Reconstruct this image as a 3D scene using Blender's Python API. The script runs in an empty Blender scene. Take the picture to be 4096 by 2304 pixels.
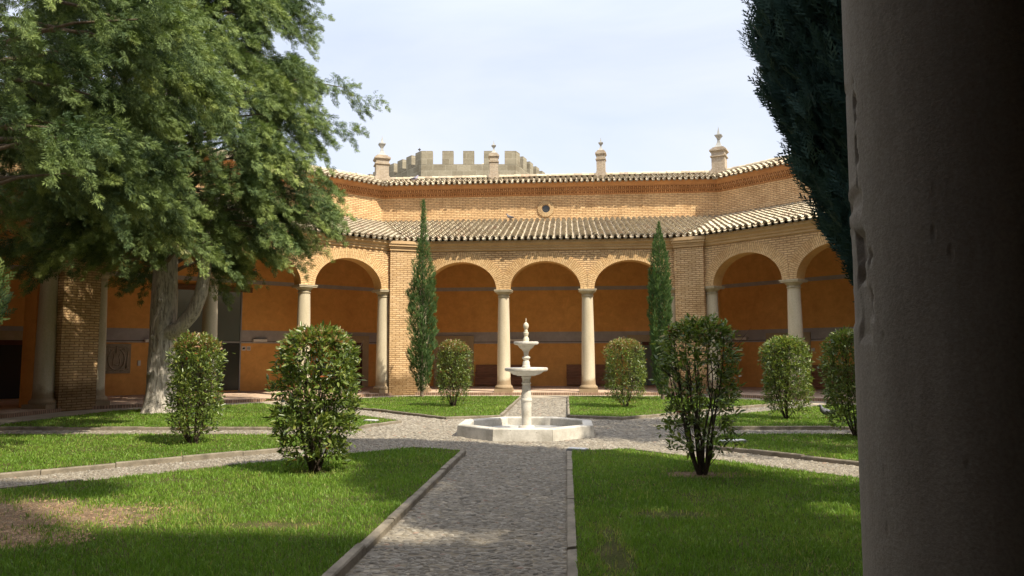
import bpy, math, random
import numpy as np
from mathutils import Vector, Matrix
R = math.radians
rng = np.random.default_rng(7)
random.seed(7)
scn = bpy.context.scene
COL = scn.collection
T8 = math.tan(math.pi / 8)

# ---------------------------------------------------------------- objects
def tag(o, label=None, cat=None, group=None, kind=None):
    if label: o['label'] = label
    if cat: o['category'] = cat
    if group: o['group'] = group
    if kind: o['kind'] = kind
    return o

def empty(name, loc=(0, 0, 0), rz=0.0, parent=None):
    o = bpy.data.objects.new(name, None)
    o.empty_display_size = 0.2
    COL.objects.link(o)
    o.location = loc
    o.rotation_euler = (0, 0, rz)
    if parent: o.parent = parent
    return o

class MB:
    """collects polygons (with uv in metres, material index and a random number per face)"""
    def __init__(s):
        s.v = []; s.f = []; s.uv = []; s.m = []; s.r = []
    def poly(s, pts, uv=None, m=0, r=0.5):
        b = len(s.v); s.v.extend([tuple(p) for p in pts])
        s.f.append(list(range(b, b + len(pts))))
        if uv is None:
            a = Vector(pts[1]) - Vector(pts[0]); c = Vector(pts[-1]) - Vector(pts[0])
            n = a.cross(c)
            ax = max(range(3), key=lambda i: abs(n[i]))
            if ax == 2: uv = [(p[0], p[1]) for p in pts]
            elif ax == 1: uv = [(p[0], p[2]) for p in pts]
            else: uv = [(p[1], p[2]) for p in pts]
        s.uv.extend(uv); s.m.append(m); s.r.append(r)
    def box(s, x0, x1, y0, y1, z0, z1, m=0, skip='', r=0.5):
        P = lambda x, y, z: (x, y, z)
        if 'y-' not in skip: s.poly([P(x0,y0,z0),P(x1,y0,z0),P(x1,y0,z1),P(x0,y0,z1)], m=m, r=r)
        if 'y+' not in skip: s.poly([P(x1,y1,z0),P(x0,y1,z0),P(x0,y1,z1),P(x1,y1,z1)], m=m, r=r)
        if 'x-' not in skip: s.poly([P(x0,y1,z0),P(x0,y0,z0),P(x0,y0,z1),P(x0,y1,z1)], m=m, r=r)
        if 'x+' not in skip: s.poly([P(x1,y0,z0),P(x1,y1,z0),P(x1,y1,z1),P(x1,y0,z1)], m=m, r=r)
        if 'z+' not in skip: s.poly([P(x0,y0,z1),P(x1,y0,z1),P(x1,y1,z1),P(x0,y1,z1)], m=m, r=r)
        if 'z-' not in skip: s.poly([P(x0,y1,z0),P(x1,y1,z0),P(x1,y0,z0),P(x0,y0,z0)], m=m, r=r)
    def lathe(s, prof, n=32, c=(0, 0), m=0, sx=1.0, sy=1.0, cap=True, ph=0.0):
        b = len(s.v)
        for (r_, z) in prof:
            for k in range(n):
                a = ph + 2 * math.pi * k / n
                s.v.append((c[0] + r_ * sx * math.cos(a), c[1] + r_ * sy * math.sin(a), z))
        for i in range(len(prof) - 1):
            for k in range(n):
                k2 = (k + 1) % n
                s.f.append([b + i*n + k, b + i*n + k2, b + (i+1)*n + k2, b + (i+1)*n + k])
                rr = max(prof[i][0], .05)
                s.uv.extend([(k/n*6.28*rr, prof[i][1]), ((k+1)/n*6.28*rr, prof[i][1]), ((k+1)/n*6.28*rr, prof[i+1][1]), (k/n*6.28*rr, prof[i+1][1])])
                s.m.append(m); s.r.append(.5)
        if cap:
            L = len(prof) - 1
            s.f.append([b + L*n + k for k in range(n)]); s.uv.extend([(0, 0)] * n); s.m.append(m); s.r.append(.5)
            s.f.append([b + k for k in reversed(range(n))]); s.uv.extend([(0, 0)] * n); s.m.append(m); s.r.append(.5)
    def tube(s, pts, rad, n=8, m=0, r=0.5):
        pts = [Vector(p) for p in pts]; b = len(s.v)
        up = Vector((0.13, 0.31, 1)).normalized()
        for i, p in enumerate(pts):
            t = (pts[min(i+1, len(pts)-1)] - pts[max(i-1, 0)]).normalized()
            a = t.cross(up)
            if a.length < 1e-3: a = t.cross(Vector((1, 0, 0)))
            a.normalize(); c = t.cross(a).normalized()
            for k in range(n):
                an = 2 * math.pi * k / n
                q = p + (a * math.cos(an) + c * math.sin(an)) * rad[i]
                s.v.append(tuple(q))
        for i in range(len(pts) - 1):
            for k in range(n):
                k2 = (k + 1) % n
                s.f.append([b + i*n + k, b + (i+1)*n + k, b + (i+1)*n + k2, b + i*n + k2])
                s.uv.extend([(k/n, i), (k/n, i+1), ((k+1)/n, i+1), ((k+1)/n, i)]); s.m.append(m); s.r.append(r)
        s.f.append([b + (len(pts)-1)*n + k for k in reversed(range(n))]); s.uv.extend([(0, 0)] * n); s.m.append(m); s.r.append(r)
    def build(s, name, mats, parent=None, loc=(0,0,0), rz=0.0, smooth=False, bevel=0.0):
        me = bpy.data.meshes.new(name)
        me.from_pydata(s.v, [], s.f)
        uvl = me.uv_layers.new(name='UVMap')
        uvl.data.foreach_set('uv', np.array(s.uv, dtype=np.float32).ravel())
        me.polygons.foreach_set('material_index', np.array(s.m, dtype=np.int32))
        at = me.attributes.new('rnd', 'FLOAT', 'FACE'); at.data.foreach_set('value', np.array(s.r, dtype=np.float32))
        if not isinstance(mats, (list, tuple)): mats = [mats]
        for x in mats: me.materials.append(x)
        if smooth: me.polygons.foreach_set('use_smooth', np.ones(len(s.f), dtype=bool))
        me.update()
        o = bpy.data.objects.new(name, me); COL.objects.link(o)
        o.location = loc; o.rotation_euler = (0, 0, rz)
        if parent: o.parent = parent
        if smooth == 'auto':
            sm = o.modifiers.new('edges', 'EDGE_SPLIT'); sm.split_angle = R(35)
        if bevel > 0:
            bv = o.modifiers.new('bevel', 'BEVEL'); bv.width = bevel; bv.segments = 2; bv.limit_method = 'ANGLE'
        return o

def bulk(name, tv, tf, mats, Ms, Ts, rnd, parent=None, loc=(0,0,0), smooth=False, midx=None):
    """many copies of a small template (verts tv, faces tf of equal size) baked into one mesh"""
    tv = np.asarray(tv, dtype=np.float32); tf = np.asarray(tf, dtype=np.int32)
    N = len(Ts); nv = len(tv); nf, k = tf.shape
    V = np.einsum('nij,vj->nvi', Ms, tv) + Ts[:, None, :]
    F = tf[None] + (np.arange(N) * nv)[:, None, None]
    return rawmesh(name, V.reshape(-1, 3), F.reshape(-1, k), mats, np.repeat(rnd, nf), parent, loc, smooth, None if midx is None else np.repeat(midx, nf))

def rawmesh(name, V, F, mats, rnd, parent=None, loc=(0,0,0), smooth=False, midx=None):
    me = bpy.data.meshes.new(name); k = F.shape[1]; n = len(F)
    me.vertices.add(len(V)); me.vertices.foreach_set('co', V.astype(np.float32).ravel())
    me.loops.add(n * k); me.loops.foreach_set('vertex_index', F.astype(np.int32).ravel())
    me.polygons.add(n); me.polygons.foreach_set('loop_start', np.arange(0, n*k, k, dtype=np.int32))
    me.update(calc_edges=True)
    at = me.attributes.new('rnd', 'FLOAT', 'FACE'); at.data.foreach_set('value', np.asarray(rnd, dtype=np.float32))
    if not isinstance(mats, (list, tuple)): mats = [mats]
    for x in mats: me.materials.append(x)
    if midx is not None: me.polygons.foreach_set('material_index', midx.astype(np.int32))
    if smooth: me.polygons.foreach_set('use_smooth', np.ones(n, dtype=bool))
    o = bpy.data.objects.new(name, me); COL.objects.link(o); o.location = loc
    if parent: o.parent = parent
    return o

def frames(d, roll=None):
    """matrices whose local +Y points along d, local Z roughly the normal, rolled at random"""
    d = d / np.maximum(np.linalg.norm(d, axis=1, keepdims=True), 1e-9)
    ref = np.tile(np.array([[0., 0., 1.]]), (len(d), 1))
    bad = np.abs(d[:, 2]) > .95; ref[bad] = (1., 0., 0.)
    x = np.cross(d, ref); x /= np.linalg.norm(x, axis=1, keepdims=True)
    z = np.cross(x, d)
    if roll is not None:
        c, s = np.cos(roll)[:, None], np.sin(roll)[:, None]
        x, z = c*x + s*z, -s*x + c*z
    return np.stack([x, d, z], axis=2)

# ---------------------------------------------------------------- materials
def mat(name, col=(.5,.5,.5), rough=.8, spec=.3):
    m = bpy.data.materials.new(name); m.use_nodes = True
    nt = m.node_tree; b = nt.nodes['Principled BSDF']
    b.inputs['Base Color'].default_value = (*col, 1); b.inputs['Roughness'].default_value = rough
    b.inputs['Specular IOR Level'].default_value = spec
    return m, nt, b
def N(nt, t, **kw):
    n = nt.nodes.new(t)
    for k, v in kw.items(): setattr(n, k, v)
    return n
def lk(nt, a, b): nt.links.new(a, b)
def ramp(nt, fac, stops):
    r = N(nt, 'ShaderNodeValToRGB'); e = r.color_ramp.elements
    while len(e) < len(stops): e.new(.5)
    for i, (p, c) in enumerate(stops):
        e[i].position = p; e[i].color = (*c, 1) if len(c) == 3 else c
    lk(nt, fac, r.inputs[0]); return r.outputs[0]
def noise(nt, vec, scale, detail=4, rough=.55, dist=0):
    n = N(nt, 'ShaderNodeTexNoise'); n.inputs['Scale'].default_value = scale; n.inputs['Detail'].default_value = detail
    n.inputs['Roughness'].default_value = rough; n.inputs['Distortion'].default_value = dist
    if vec is not None: lk(nt, vec, n.inputs['Vector'])
    return n.outputs['Fac']
def mixc(nt, fac, a, b, mode='MIX'):
    m = N(nt, 'ShaderNodeMix', data_type='RGBA', blend_type=mode)
    for s, i in ((fac, 0), (a, 6), (b, 7)):
        if isinstance(s, (int, float)): m.inputs[i].default_value = s
        elif isinstance(s, tuple): m.inputs[i].default_value = (*s, 1)
        else: lk(nt, s, m.inputs[i])
    return m.outputs[2]
def mth(nt, op, a, b=0.0, clamp=False):
    m = N(nt, 'ShaderNodeMath', operation=op, use_clamp=clamp)
    for s, i in ((a, 0), (b, 1)):
        if isinstance(s, (int, float)): m.inputs[i].default_value = s
        else: lk(nt, s, m.inputs[i])
    return m.outputs[0]
def bump(nt, b, h, strength=.5, dist=.02, prev=None):
    n = N(nt, 'ShaderNodeBump'); n.inputs['Strength'].default_value = strength; n.inputs['Distance'].default_value = dist
    lk(nt, h, n.inputs['Height'])
    if prev is not None: lk(nt, prev, n.inputs['Normal'])
    lk(nt, n.outputs[0], b.inputs['Normal']); return n.outputs[0]
def sep(nt, vec):
    s = N(nt, 'ShaderNodeSeparateXYZ'); lk(nt, vec, s.inputs[0]); return s.outputs

def brick_mat(name, c1, c2, mortar, bw=.30, rh=.088, ms=.011, warp=.02, stain=None, bs=.9, bd=.02):
    m, nt, b = mat(name, c1, .9, .15)
    tc = N(nt, 'ShaderNodeTexCoord'); uv = tc.outputs['UV']; ob = tc.outputs['Object']
    nz = N(nt, 'ShaderNodeTexNoise'); nz.inputs['Scale'].default_value = 2.2; nz.inputs['Detail'].default_value = 5; lk(nt, uv, nz.inputs['Vector'])
    wv = N(nt, 'ShaderNodeVectorMath', operation='MULTIPLY_ADD'); lk(nt, nz.outputs['Color'], wv.inputs[0]); wv.inputs[1].default_value = (warp*2.2, warp, 0); lk(nt, uv, wv.inputs[2])
    br = N(nt, 'ShaderNodeTexBrick'); lk(nt, wv.outputs[0], br.inputs['Vector'])
    br.inputs['Scale'].default_value = 1; br.inputs['Brick Width'].default_value = bw; br.inputs['Row Height'].default_value = rh
    br.inputs['Mortar Size'].default_value = ms; br.inputs['Mortar Smooth'].default_value = .35; br.inputs['Bias'].default_value = 0
    br.inputs['Color1'].default_value = (*c1, 1); br.inputs['Color2'].default_value = (*c2, 1); br.inputs['Mortar'].default_value = (*mortar, 1)
    big = noise(nt, ob, .9, 6, .65); sm = noise(nt, ob, 9, 4)
    c = mixc(nt, 1.0, br.outputs['Color'], ramp(nt, big, [(.28, (.74,.69,.64)), (.5, (1,1,1)), (.72, (1.14,1.13,1.12))]), 'MULTIPLY')
    c = mixc(nt, 1.0, c, ramp(nt, sm, [(.3, (.86,.85,.84)), (.7, (1.1,1.1,1.1))]), 'MULTIPLY')
    c = mixc(nt, mth(nt, 'MULTIPLY', ramp(nt, noise(nt, ob, .55, 7, .7, .8), [(.57, (0,0,0)), (.64, (1,1,1))]), .30), c, mixc(nt, 1.0, c, (1.22,1.18,1.25), 'MULTIPLY'))
    if stain:  # damp dark foot of the wall
        z = sep(nt, ob)[2]
        a = mth(nt, 'ADD', z, mth(nt, 'MULTIPLY', noise(nt, ob, 1.6, 5), -1.1))
        f = ramp(nt, a, [(.0, (1,1,1)), (.42, (0,0,0))])
        c = mixc(nt, f, c, mixc(nt, 1.0, c, stain, 'MULTIPLY'))
    lk(nt, c, b.inputs['Base Color'])
    inv = mth(nt, 'SUBTRACT', 1.0, br.outputs['Fac'])
    h = mth(nt, 'ADD', inv, mth(nt, 'MULTIPLY', noise(nt, ob, 30, 3), .35))
    bump(nt, b, h, bs, bd)
    return m

def stone_mat(name, c1, c2, rough=.85, sc=3.0, bs=.35, pits=True, stain=None, streak=False):
    m, nt, b = mat(name, c1, rough, .25)
    tc = N(nt, 'ShaderNodeTexCoord'); ob = tc.outputs['Object']; vec = ob
    if streak:
        mp = N(nt, 'ShaderNodeMapping'); mp.inputs['Scale'].default_value = (1, 1, .18); lk(nt, ob, mp.inputs[0]); vec = mp.outputs[0]
    n1 = noise(nt, vec, sc, 8, .65); n2 = noise(nt, ob, sc * 12, 4, .6)
    c = ramp(nt, n1, [(.3, c2), (.6, c1)])
    c = mixc(nt, 1.0, c, ramp(nt, n2, [(.3, (.88,.88,.87)), (.7, (1.06,1.06,1.06))]), 'MULTIPLY')
    if stain:
        z = sep(nt, ob)[2]
        a = mth(nt, 'ADD', z, mth(nt, 'MULTIPLY', noise(nt, ob, 2.3, 5), -.9))
        c = mixc(nt, ramp(nt, a, [(.0, (1,1,1)), (.25, (0,0,0))]), c, mixc(nt, 1.0, c, stain, 'MULTIPLY'))
    h = mth(nt, 'MULTIPLY', n2, .5)
    if pits:
        vo = N(nt, 'ShaderNodeTexVoronoi'); vo.inputs['Scale'].default_value = sc * 5; lk(nt, ob, vo.inputs['Vector'])
        p = ramp(nt, vo.outputs['Distance'], [(.06, (0,0,0)), (.16, (1,1,1))])
        msk = ramp(nt, noise(nt, ob, sc*2.2, 2), [(.52, (1,1,1)), (.6, (0,0,0))])
        p2 = mixc(nt, msk, p, (1., 1., 1.))
        c = mixc(nt, 1.0, c, ramp(nt, p2, [(0, (.62,.58,.54)), (1, (1,1,1))]), 'MULTIPLY')
        h = mth(nt, 'ADD', h, p2)
    lk(nt, c, b.inputs['Base Color'])
    bump(nt, b, h, bs, .01)
    return m

M = {}
M['brick'] = brick_mat('pale_brick', (.74,.515,.275), (.62,.405,.205), (.36,.22,.115), ms=.018, warp=.03)
M['brick_pier'] = brick_mat('pier_brick', (.70,.49,.275), (.57,.38,.19), (.34,.20,.10), bw=.31, rh=.082, ms=.015, warp=.03, stain=(.42,.40,.36))
M['ring'] = brick_mat('arch_ring_brick', (.68,.47,.245), (.59,.38,.18), (.36,.21,.10), bw=.27, rh=.078, ms=.011, warp=.008, bs=.7)
M['brick_grey'] = brick_mat('weathered_roof_brick', (.46,.38,.28), (.37,.29,.21), (.52,.45,.36), bw=.28, rh=.075, ms=.012, warp=.03)
M['soldier'] = brick_mat('red_soldier_brick', (.50,.27,.125), (.41,.205,.09), (.20,.085,.035), bw=.30, rh=.10, ms=.02, warp=.004, bs=1, bd=.03)
M['cove'] = stone_mat('red_plaster_cove', (.46,.235,.10), (.36,.17,.075), .9, 1.4, .2, False)
M['tanplaster'] = stone_mat('tan_plaster', (.60,.41,.22), (.49,.32,.165), .9, 1.6, .25, False)
M['arch_soffit'] = stone_mat('ochre_arch_soffit', (.64,.38,.14), (.56,.31,.11), .9, 1.2, .15, False)
M['stone'] = stone_mat('sandstone_column', (.60,.52,.38), (.48,.40,.27), .88, 2.2, .45, True, (.55,.47,.40), True)
M['capstone'] = stone_mat('sandstone_capital', (.50,.42,.29), (.36,.30,.20), .88, 6, .5, False)
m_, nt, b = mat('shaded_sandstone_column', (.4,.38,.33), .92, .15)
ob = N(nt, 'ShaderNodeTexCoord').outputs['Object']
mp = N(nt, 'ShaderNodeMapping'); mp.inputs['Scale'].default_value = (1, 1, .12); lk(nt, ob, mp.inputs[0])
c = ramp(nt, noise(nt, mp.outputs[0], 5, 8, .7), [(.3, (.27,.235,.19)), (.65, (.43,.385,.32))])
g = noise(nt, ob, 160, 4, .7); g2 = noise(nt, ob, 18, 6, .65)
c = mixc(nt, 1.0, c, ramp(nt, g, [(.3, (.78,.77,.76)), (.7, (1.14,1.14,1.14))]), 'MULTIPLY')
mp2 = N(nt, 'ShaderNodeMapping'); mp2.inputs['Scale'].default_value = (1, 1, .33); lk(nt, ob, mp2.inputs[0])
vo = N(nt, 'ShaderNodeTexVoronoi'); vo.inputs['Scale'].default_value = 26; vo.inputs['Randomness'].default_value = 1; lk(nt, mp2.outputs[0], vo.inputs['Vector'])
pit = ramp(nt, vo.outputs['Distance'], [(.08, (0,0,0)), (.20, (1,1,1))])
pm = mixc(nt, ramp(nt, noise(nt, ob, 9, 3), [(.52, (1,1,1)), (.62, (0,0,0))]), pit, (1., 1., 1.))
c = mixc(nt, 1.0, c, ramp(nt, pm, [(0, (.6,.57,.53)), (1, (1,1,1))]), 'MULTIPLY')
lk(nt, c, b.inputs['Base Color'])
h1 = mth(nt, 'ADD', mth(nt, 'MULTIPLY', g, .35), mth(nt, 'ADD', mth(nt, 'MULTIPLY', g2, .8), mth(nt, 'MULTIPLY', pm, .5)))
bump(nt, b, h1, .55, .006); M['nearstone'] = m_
M['marble'] = stone_mat('white_fountain_stone', (.66,.62,.55), (.42,.37,.29), .7, 3.2, .3, False)
M['marble_warm'] = stone_mat('cream_fountain_stone', (.64,.57,.43), (.54,.47,.34), .7, 4, .2, False)
M['basin'] = stone_mat('basin_stone', (.60,.56,.49), (.34,.31,.255), .78, 2.6, .6, True)
M['wet'] = stone_mat('basin_floor', (.50,.49,.46), (.36,.35,.33), .35, 2, .1, False)
M['tower'] = brick_mat('castle_block', (.30,.265,.195), (.22,.19,.135), (.38,.34,.26), bw=1.05, rh=.52, ms=.022, warp=.03, bs=.4)
M['door_stone'] = stone_mat('door_surround_stone', (.48,.39,.26), (.40,.32,.20), .9, 2, .3, False)

def paint(name, c1, c2, sc=.7):
    m, nt, b = mat(name, c1, .85, .2)
    ob = N(nt, 'ShaderNodeTexCoord').outputs['Object']
    c = ramp(nt, noise(nt, ob, sc, 7, .7), [(.3, c2), (.65, c1)])
    c = mixc(nt, 1.0, c, ramp(nt, noise(nt, ob, 2.6, 8, .75, .6), [(.35, (.86,.84,.82)), (.6, (1,1,1)), (.72, (1.10,1.12,1.16))]), 'MULTIPLY')
    lk(nt, c, b.inputs['Base Color']); bump(nt, b, noise(nt, ob, 14, 5), .12, .01)
    return m
M['orange'] = paint('orange_wall_paint', (.86,.46,.145), (.72,.36,.105))
M['greyband'] = paint('grey_wall_band', (.47,.45,.45), (.39,.37,.38))
M['darkline'] = mat('dark_groove', (.05,.045,.045), .9)[0]
M['white'] = mat('white_plastic', (.72,.70,.66), .5)[0]
M['black'] = mat('black_print', (.015,.015,.015), .6)[0]
M['metalgrey'] = mat('grey_metal', (.30,.30,.30), .45, .5)[0]; M['metalgrey'].node_tree.nodes['Principled BSDF'].inputs['Metallic'].default_value = .4
M['lead'] = stone_mat('grey_finial_stone', (.40,.39,.36), (.28,.28,.27), .7, 5, .2, False)
m_, nt_, b_ = mat('dark_door_glass', (.03,.03,.028), .25, .6); M['glass'] = m_
m_, nt_, b_ = mat('grey_tinted_glass', (.13,.16,.15), .12, .5); M['glass2'] = m_
M['lampglow'] = mat('lamp_cover', (.75,.74,.70), .4)[0]

def wood(name, c1, c2, sc=(1,1,8)):
    m, nt, b = mat(name, c1, .55, .35)
    ob = N(nt, 'ShaderNodeTexCoord').outputs['Object']
    mp = N(nt, 'ShaderNodeMapping'); mp.inputs['Scale'].default_value = sc; lk(nt, ob, mp.inputs[0])
    n1 = noise(nt, mp.outputs[0], 3, 6, .6, .6)
    lk(nt, ramp(nt, n1, [(.3, c2), (.7, c1)]), b.inputs['Base Color']); bump(nt, b, n1, .3, .01)
    return m
M['wood'] = wood('carved_brown_wood', (.34,.16,.085), (.17,.075,.038))
M['beam'] = wood('ceiling_timber', (.20,.10,.05), (.12,.06,.03))
M['darkdoor'] = wood('dark_red_door', (.12,.035,.02), (.07,.02,.012), (8,8,1))

M['lowbounce'] = paint('low_bounce_wing', (.13,.115,.095), (.10,.09,.075))  # unseen wing surfaces darkened to cut light bounced onto the near column
# barrel tile
m_, nt, b = mat('barrel_roof_tile', (.5,.45,.35), .9, .15)
at = N(nt, 'ShaderNodeAttribute'); at.attribute_name = 'rnd'
ob = N(nt, 'ShaderNodeTexCoord').outputs['Object']
c = ramp(nt, at.outputs['Fac'], [(0, (.42,.34,.25)), (.3, (.60,.52,.38)), (.55, (.52,.43,.31)), (.75, (.64,.57,.43)), (.93, (.42,.36,.29)), (1, (.54,.38,.27))])
c = mixc(nt, 1.0, c, ramp(nt, noise(nt, ob, 5, 6, .7), [(.3, (.62,.60,.56)), (.62, (1.08,1.07,1.03))]), 'MULTIPLY')
c = mixc(nt, ramp(nt, noise(nt, ob, 11, 5, .7), [(.55, (0,0,0)), (.72, (.55,.55,.55))]), c, (.30,.27,.20))
lk(nt, c, b.inputs['Base Color']); bump(nt, b, noise(nt, ob, 25, 4), .4, .01); M['tile'] = m_

M['tilegap'] = mat('tile_gap_shade_and_dirt', (.24,.20,.145), .95, .05)[0]  # gap shade and dirt under the tile ends, both put into the colour
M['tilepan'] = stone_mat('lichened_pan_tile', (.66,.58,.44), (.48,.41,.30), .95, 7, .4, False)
# tree bark
def bark(name, c1, c2, sc):
    m, nt, b = mat(name, c1, .95, .1)
    ob = N(nt, 'ShaderNodeTexCoord').outputs['Object']
    mp = N(nt, 'ShaderNodeMapping'); mp.inputs['Scale'].default_value = (1, 1, .22); lk(nt, ob, mp.inputs[0])
    n1 = noise(nt, mp.outputs[0], sc, 8, .7, .4)
    lk(nt, ramp(nt, n1, [(.32, c2), (.55, c1)]), b.inputs['Base Color']); bump(nt, b, n1, 1.0, .10)
    return m
M['bark'] = bark('pale_cypress_bark', (.62,.56,.48), (.17,.14,.11), 16)
M['twig'] = bark('brown_stem_bark', (.10,.075,.055), (.055,.04,.03), 18)
M['branch'] = bark('grey_branch_bark', (.22,.17,.12), (.10,.08,.06), 12)

def leafmat(name, stops, trans=.35, rough=.5, spec=.35, tcol=1.6):
    m = bpy.data.materials.new(name); m.use_nodes = True; nt = m.node_tree; nt.nodes.clear()
    out = N(nt, 'ShaderNodeOutputMaterial'); at = N(nt, 'ShaderNodeAttribute'); at.attribute_name = 'rnd'
    c = ramp(nt, at.outputs['Fac'], stops)
    p = N(nt, 'ShaderNodeBsdfPrincipled'); p.inputs['Roughness'].default_value = rough; p.inputs['Specular IOR Level'].default_value = spec
    lk(nt, c, p.inputs['Base Color'])
    t = N(nt, 'ShaderNodeBsdfTranslucent'); lk(nt, mixc(nt, 1.0, c, (tcol, tcol*1.05, tcol*.6), 'MULTIPLY'), t.inputs[0])
    mx = N(nt, 'ShaderNodeMixShader'); mx.inputs[0].default_value = trans
    lk(nt, p.outputs[0], mx.inputs[1]); lk(nt, t.outputs[0], mx.inputs[2]); lk(nt, mx.outputs[0], out.inputs[0])
    return m
M['conifer'] = leafmat('cypress_spray', [(0, (.028,.052,.028)), (.35, (.070,.112,.048)), (.7, (.185,.245,.075)), (.93, (.34,.40,.12)), (1, (.28,.27,.13))], .14, .6, .2)
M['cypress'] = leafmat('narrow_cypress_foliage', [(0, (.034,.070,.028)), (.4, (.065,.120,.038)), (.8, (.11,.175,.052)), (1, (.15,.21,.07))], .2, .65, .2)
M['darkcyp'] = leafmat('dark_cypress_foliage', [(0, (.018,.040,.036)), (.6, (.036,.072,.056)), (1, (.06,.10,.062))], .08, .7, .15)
M['leaf'] = leafmat('glossy_shrub_leaf', [(0, (.045,.072,.020)), (.35, (.10,.145,.032)), (.75, (.19,.235,.045)), (.94, (.27,.29,.07)), (.965, (.28,.09,.03)), (1, (.35,.10,.035))], .28, .32, .5)
M['leafred'] = leafmat('red_new_leaf', [(0, (.24,.09,.05)), (.5, (.26,.15,.06)), (1, (.24,.23,.07))], .3, .35, .5)
M['grass'] = leafmat('grass_blade', [(0, (.070,.130,.014)), (.4, (.130,.235,.028)), (.8, (.21,.325,.045)), (.95, (.31,.34,.08)), (1, (.44,.36,.16))], .35, .5, .3, 1.4)

# ground materials
m_, nt, b = mat('pebbled_path', (.3,.27,.23), .9, .2)
ob = N(nt, 'ShaderNodeTexCoord').outputs['Object']
mp = N(nt, 'ShaderNodeMapping'); mp.inputs['Scale'].default_value = (11, 24, 1); lk(nt, ob, mp.inputs[0])
vo = N(nt, 'ShaderNodeTexVoronoi'); vo.inputs['Scale'].default_value = 1; lk(nt, mp.outputs[0], vo.inputs['Vector'])
big = noise(nt, ob, .8, 6, .65)
base = ramp(nt, big, [(.3, (.20,.172,.135)), (.7, (.29,.255,.20))])
sepc = N(nt, 'ShaderNodeSeparateColor'); lk(nt, vo.outputs['Color'], sepc.inputs[0])
peb = mixc(nt, 1.0, base, ramp(nt, sepc.outputs[0], [(0, (.75,.74,.73)), (1, (1.3,1.28,1.25))]), 'MULTIPLY')
edge = ramp(nt, vo.outputs['Distance'], [(.42, (0,0,0)), (.6, (1,1,1))])
gap = mixc(nt, 1.0, base, (.72,.68,.60), 'MULTIPLY')
lk(nt, mixc(nt, edge, peb, gap), b.inputs['Base Color'])
hh = ramp(nt, vo.outputs['Distance'], [(.0, (1,1,1)), (.6, (0,0,0))])
bump(nt, b, hh, .8, .015); M['path'] = m_

m_, nt, b = mat('pebble', (.3,.27,.23), .75, .3)
at = N(nt, 'ShaderNodeAttribute'); at.attribute_name = 'rnd'
lk(nt, ramp(nt, at.outputs['Fac'], [(0, (.12,.105,.085)), (.4, (.205,.178,.138)), (.75, (.27,.238,.188)), (.95, (.35,.32,.265)), (1, (.27,.19,.14))]), b.inputs['Base Color']); M['pebble'] = m_

BARE = [(-5.3, -8.55, 2.3, .85), (-4.5, -9.5, 1.1, .42), (2.72, -5.65, .6, .3), (5.0, -9.3, 1.3, .5), (1.25, -9.6, .16, 1.0), (-2.7, -5.75, .45, .25), (-6.15, -2.5, .3, .18), (2.0, -8.2, .45, .2), (-2.0, -8.9, .5, .12)]
m_, nt, b = mat('lawn_soil', (.1,.1,.03), .95, .1)
ob = N(nt, 'ShaderNodeTexCoord').outputs['Object']
n1 = noise(nt, ob, 3, 6, .7); n2 = noise(nt, ob, 40, 4, .7); n3 = noise(nt, ob, 4.5, 8, .75)
acc = None
for (x_, y_, rx_, ry_) in BARE[:4]:
    mp = N(nt, 'ShaderNodeMapping'); mp.inputs['Location'].default_value = (-x_/rx_, -y_/ry_, 0); mp.inputs['Scale'].default_value = (1/rx_, 1/ry_, 0); lk(nt, ob, mp.inputs[0])
    ln_ = N(nt, 'ShaderNodeVectorMath', operation='LENGTH'); lk(nt, mp.outputs[0], ln_.inputs[0])
    acc = ln_.outputs['Value'] if acc is None else mth(nt, 'MINIMUM', acc, ln_.outputs['Value'])
bm_ = ramp(nt, mth(nt, 'ADD', acc, mth(nt, 'MULTIPLY', mth(nt, 'SUBTRACT', n3, .5), 1.5)), [(.70, (1,1,1)), (1.0, (0,0,0))])
earth = ramp(nt, noise(nt, ob, 7, 8, .75), [(.3, (.16,.10,.06)), (.5, (.30,.205,.125)), (.72, (.42,.31,.20))])
base = ramp(nt, n1, [(.35, (.08,.10,.022)), (.6, (.13,.12,.045)), (.75, (.24,.17,.09))])
lk(nt, mixc(nt, 1.0, mixc(nt, bm_, base, earth), ramp(nt, n2, [(.3, (.6,.6,.6)), (.7, (1.2,1.2,1.2))]), 'MULTIPLY'), b.inputs['Base Color'])
bump(nt, b, mth(nt, 'ADD', n2, n3), 1.0, .05); M['soil'] = m_
m_, nt, b = mat('bare_earth', (.3,.2,.12), .95, .1)
ob = N(nt, 'ShaderNodeTexCoord').outputs['Object']
n1 = noise(nt, ob, 5, 7, .7)
lk(nt, ramp(nt, n1, [(.3, (.20,.12,.065)), (.7, (.38,.26,.155))]), b.inputs['Base Color']); bump(nt, b, n1, .8, .05); M['earth'] = m_
M['kerb'] = stone_mat('kerb_stone', (.26,.22,.165), (.13,.11,.08), .9, 5, .6, False)
M['walk'] = stone_mat('sandy_walk', (.44,.38,.29), (.33,.275,.20), .95, 2.5, .5, True)
M['terracotta'] = brick_mat('terracotta_paving', (.64,.48,.36), (.54,.39,.28), (.42,.33,.25), bw=.40, rh=.2, ms=.012, warp=.005, bs=.3)
M['stepbrick'] = brick_mat('brick_on_edge', (.38,.25,.17), (.26,.165,.11), (.14,.10,.07), bw=.4, rh=.085, ms=.014, warp=.006)
M['far'] = stone_mat('far_ground', (.20,.18,.11), (.14,.14,.08), .95, .3, .2, False)

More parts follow.
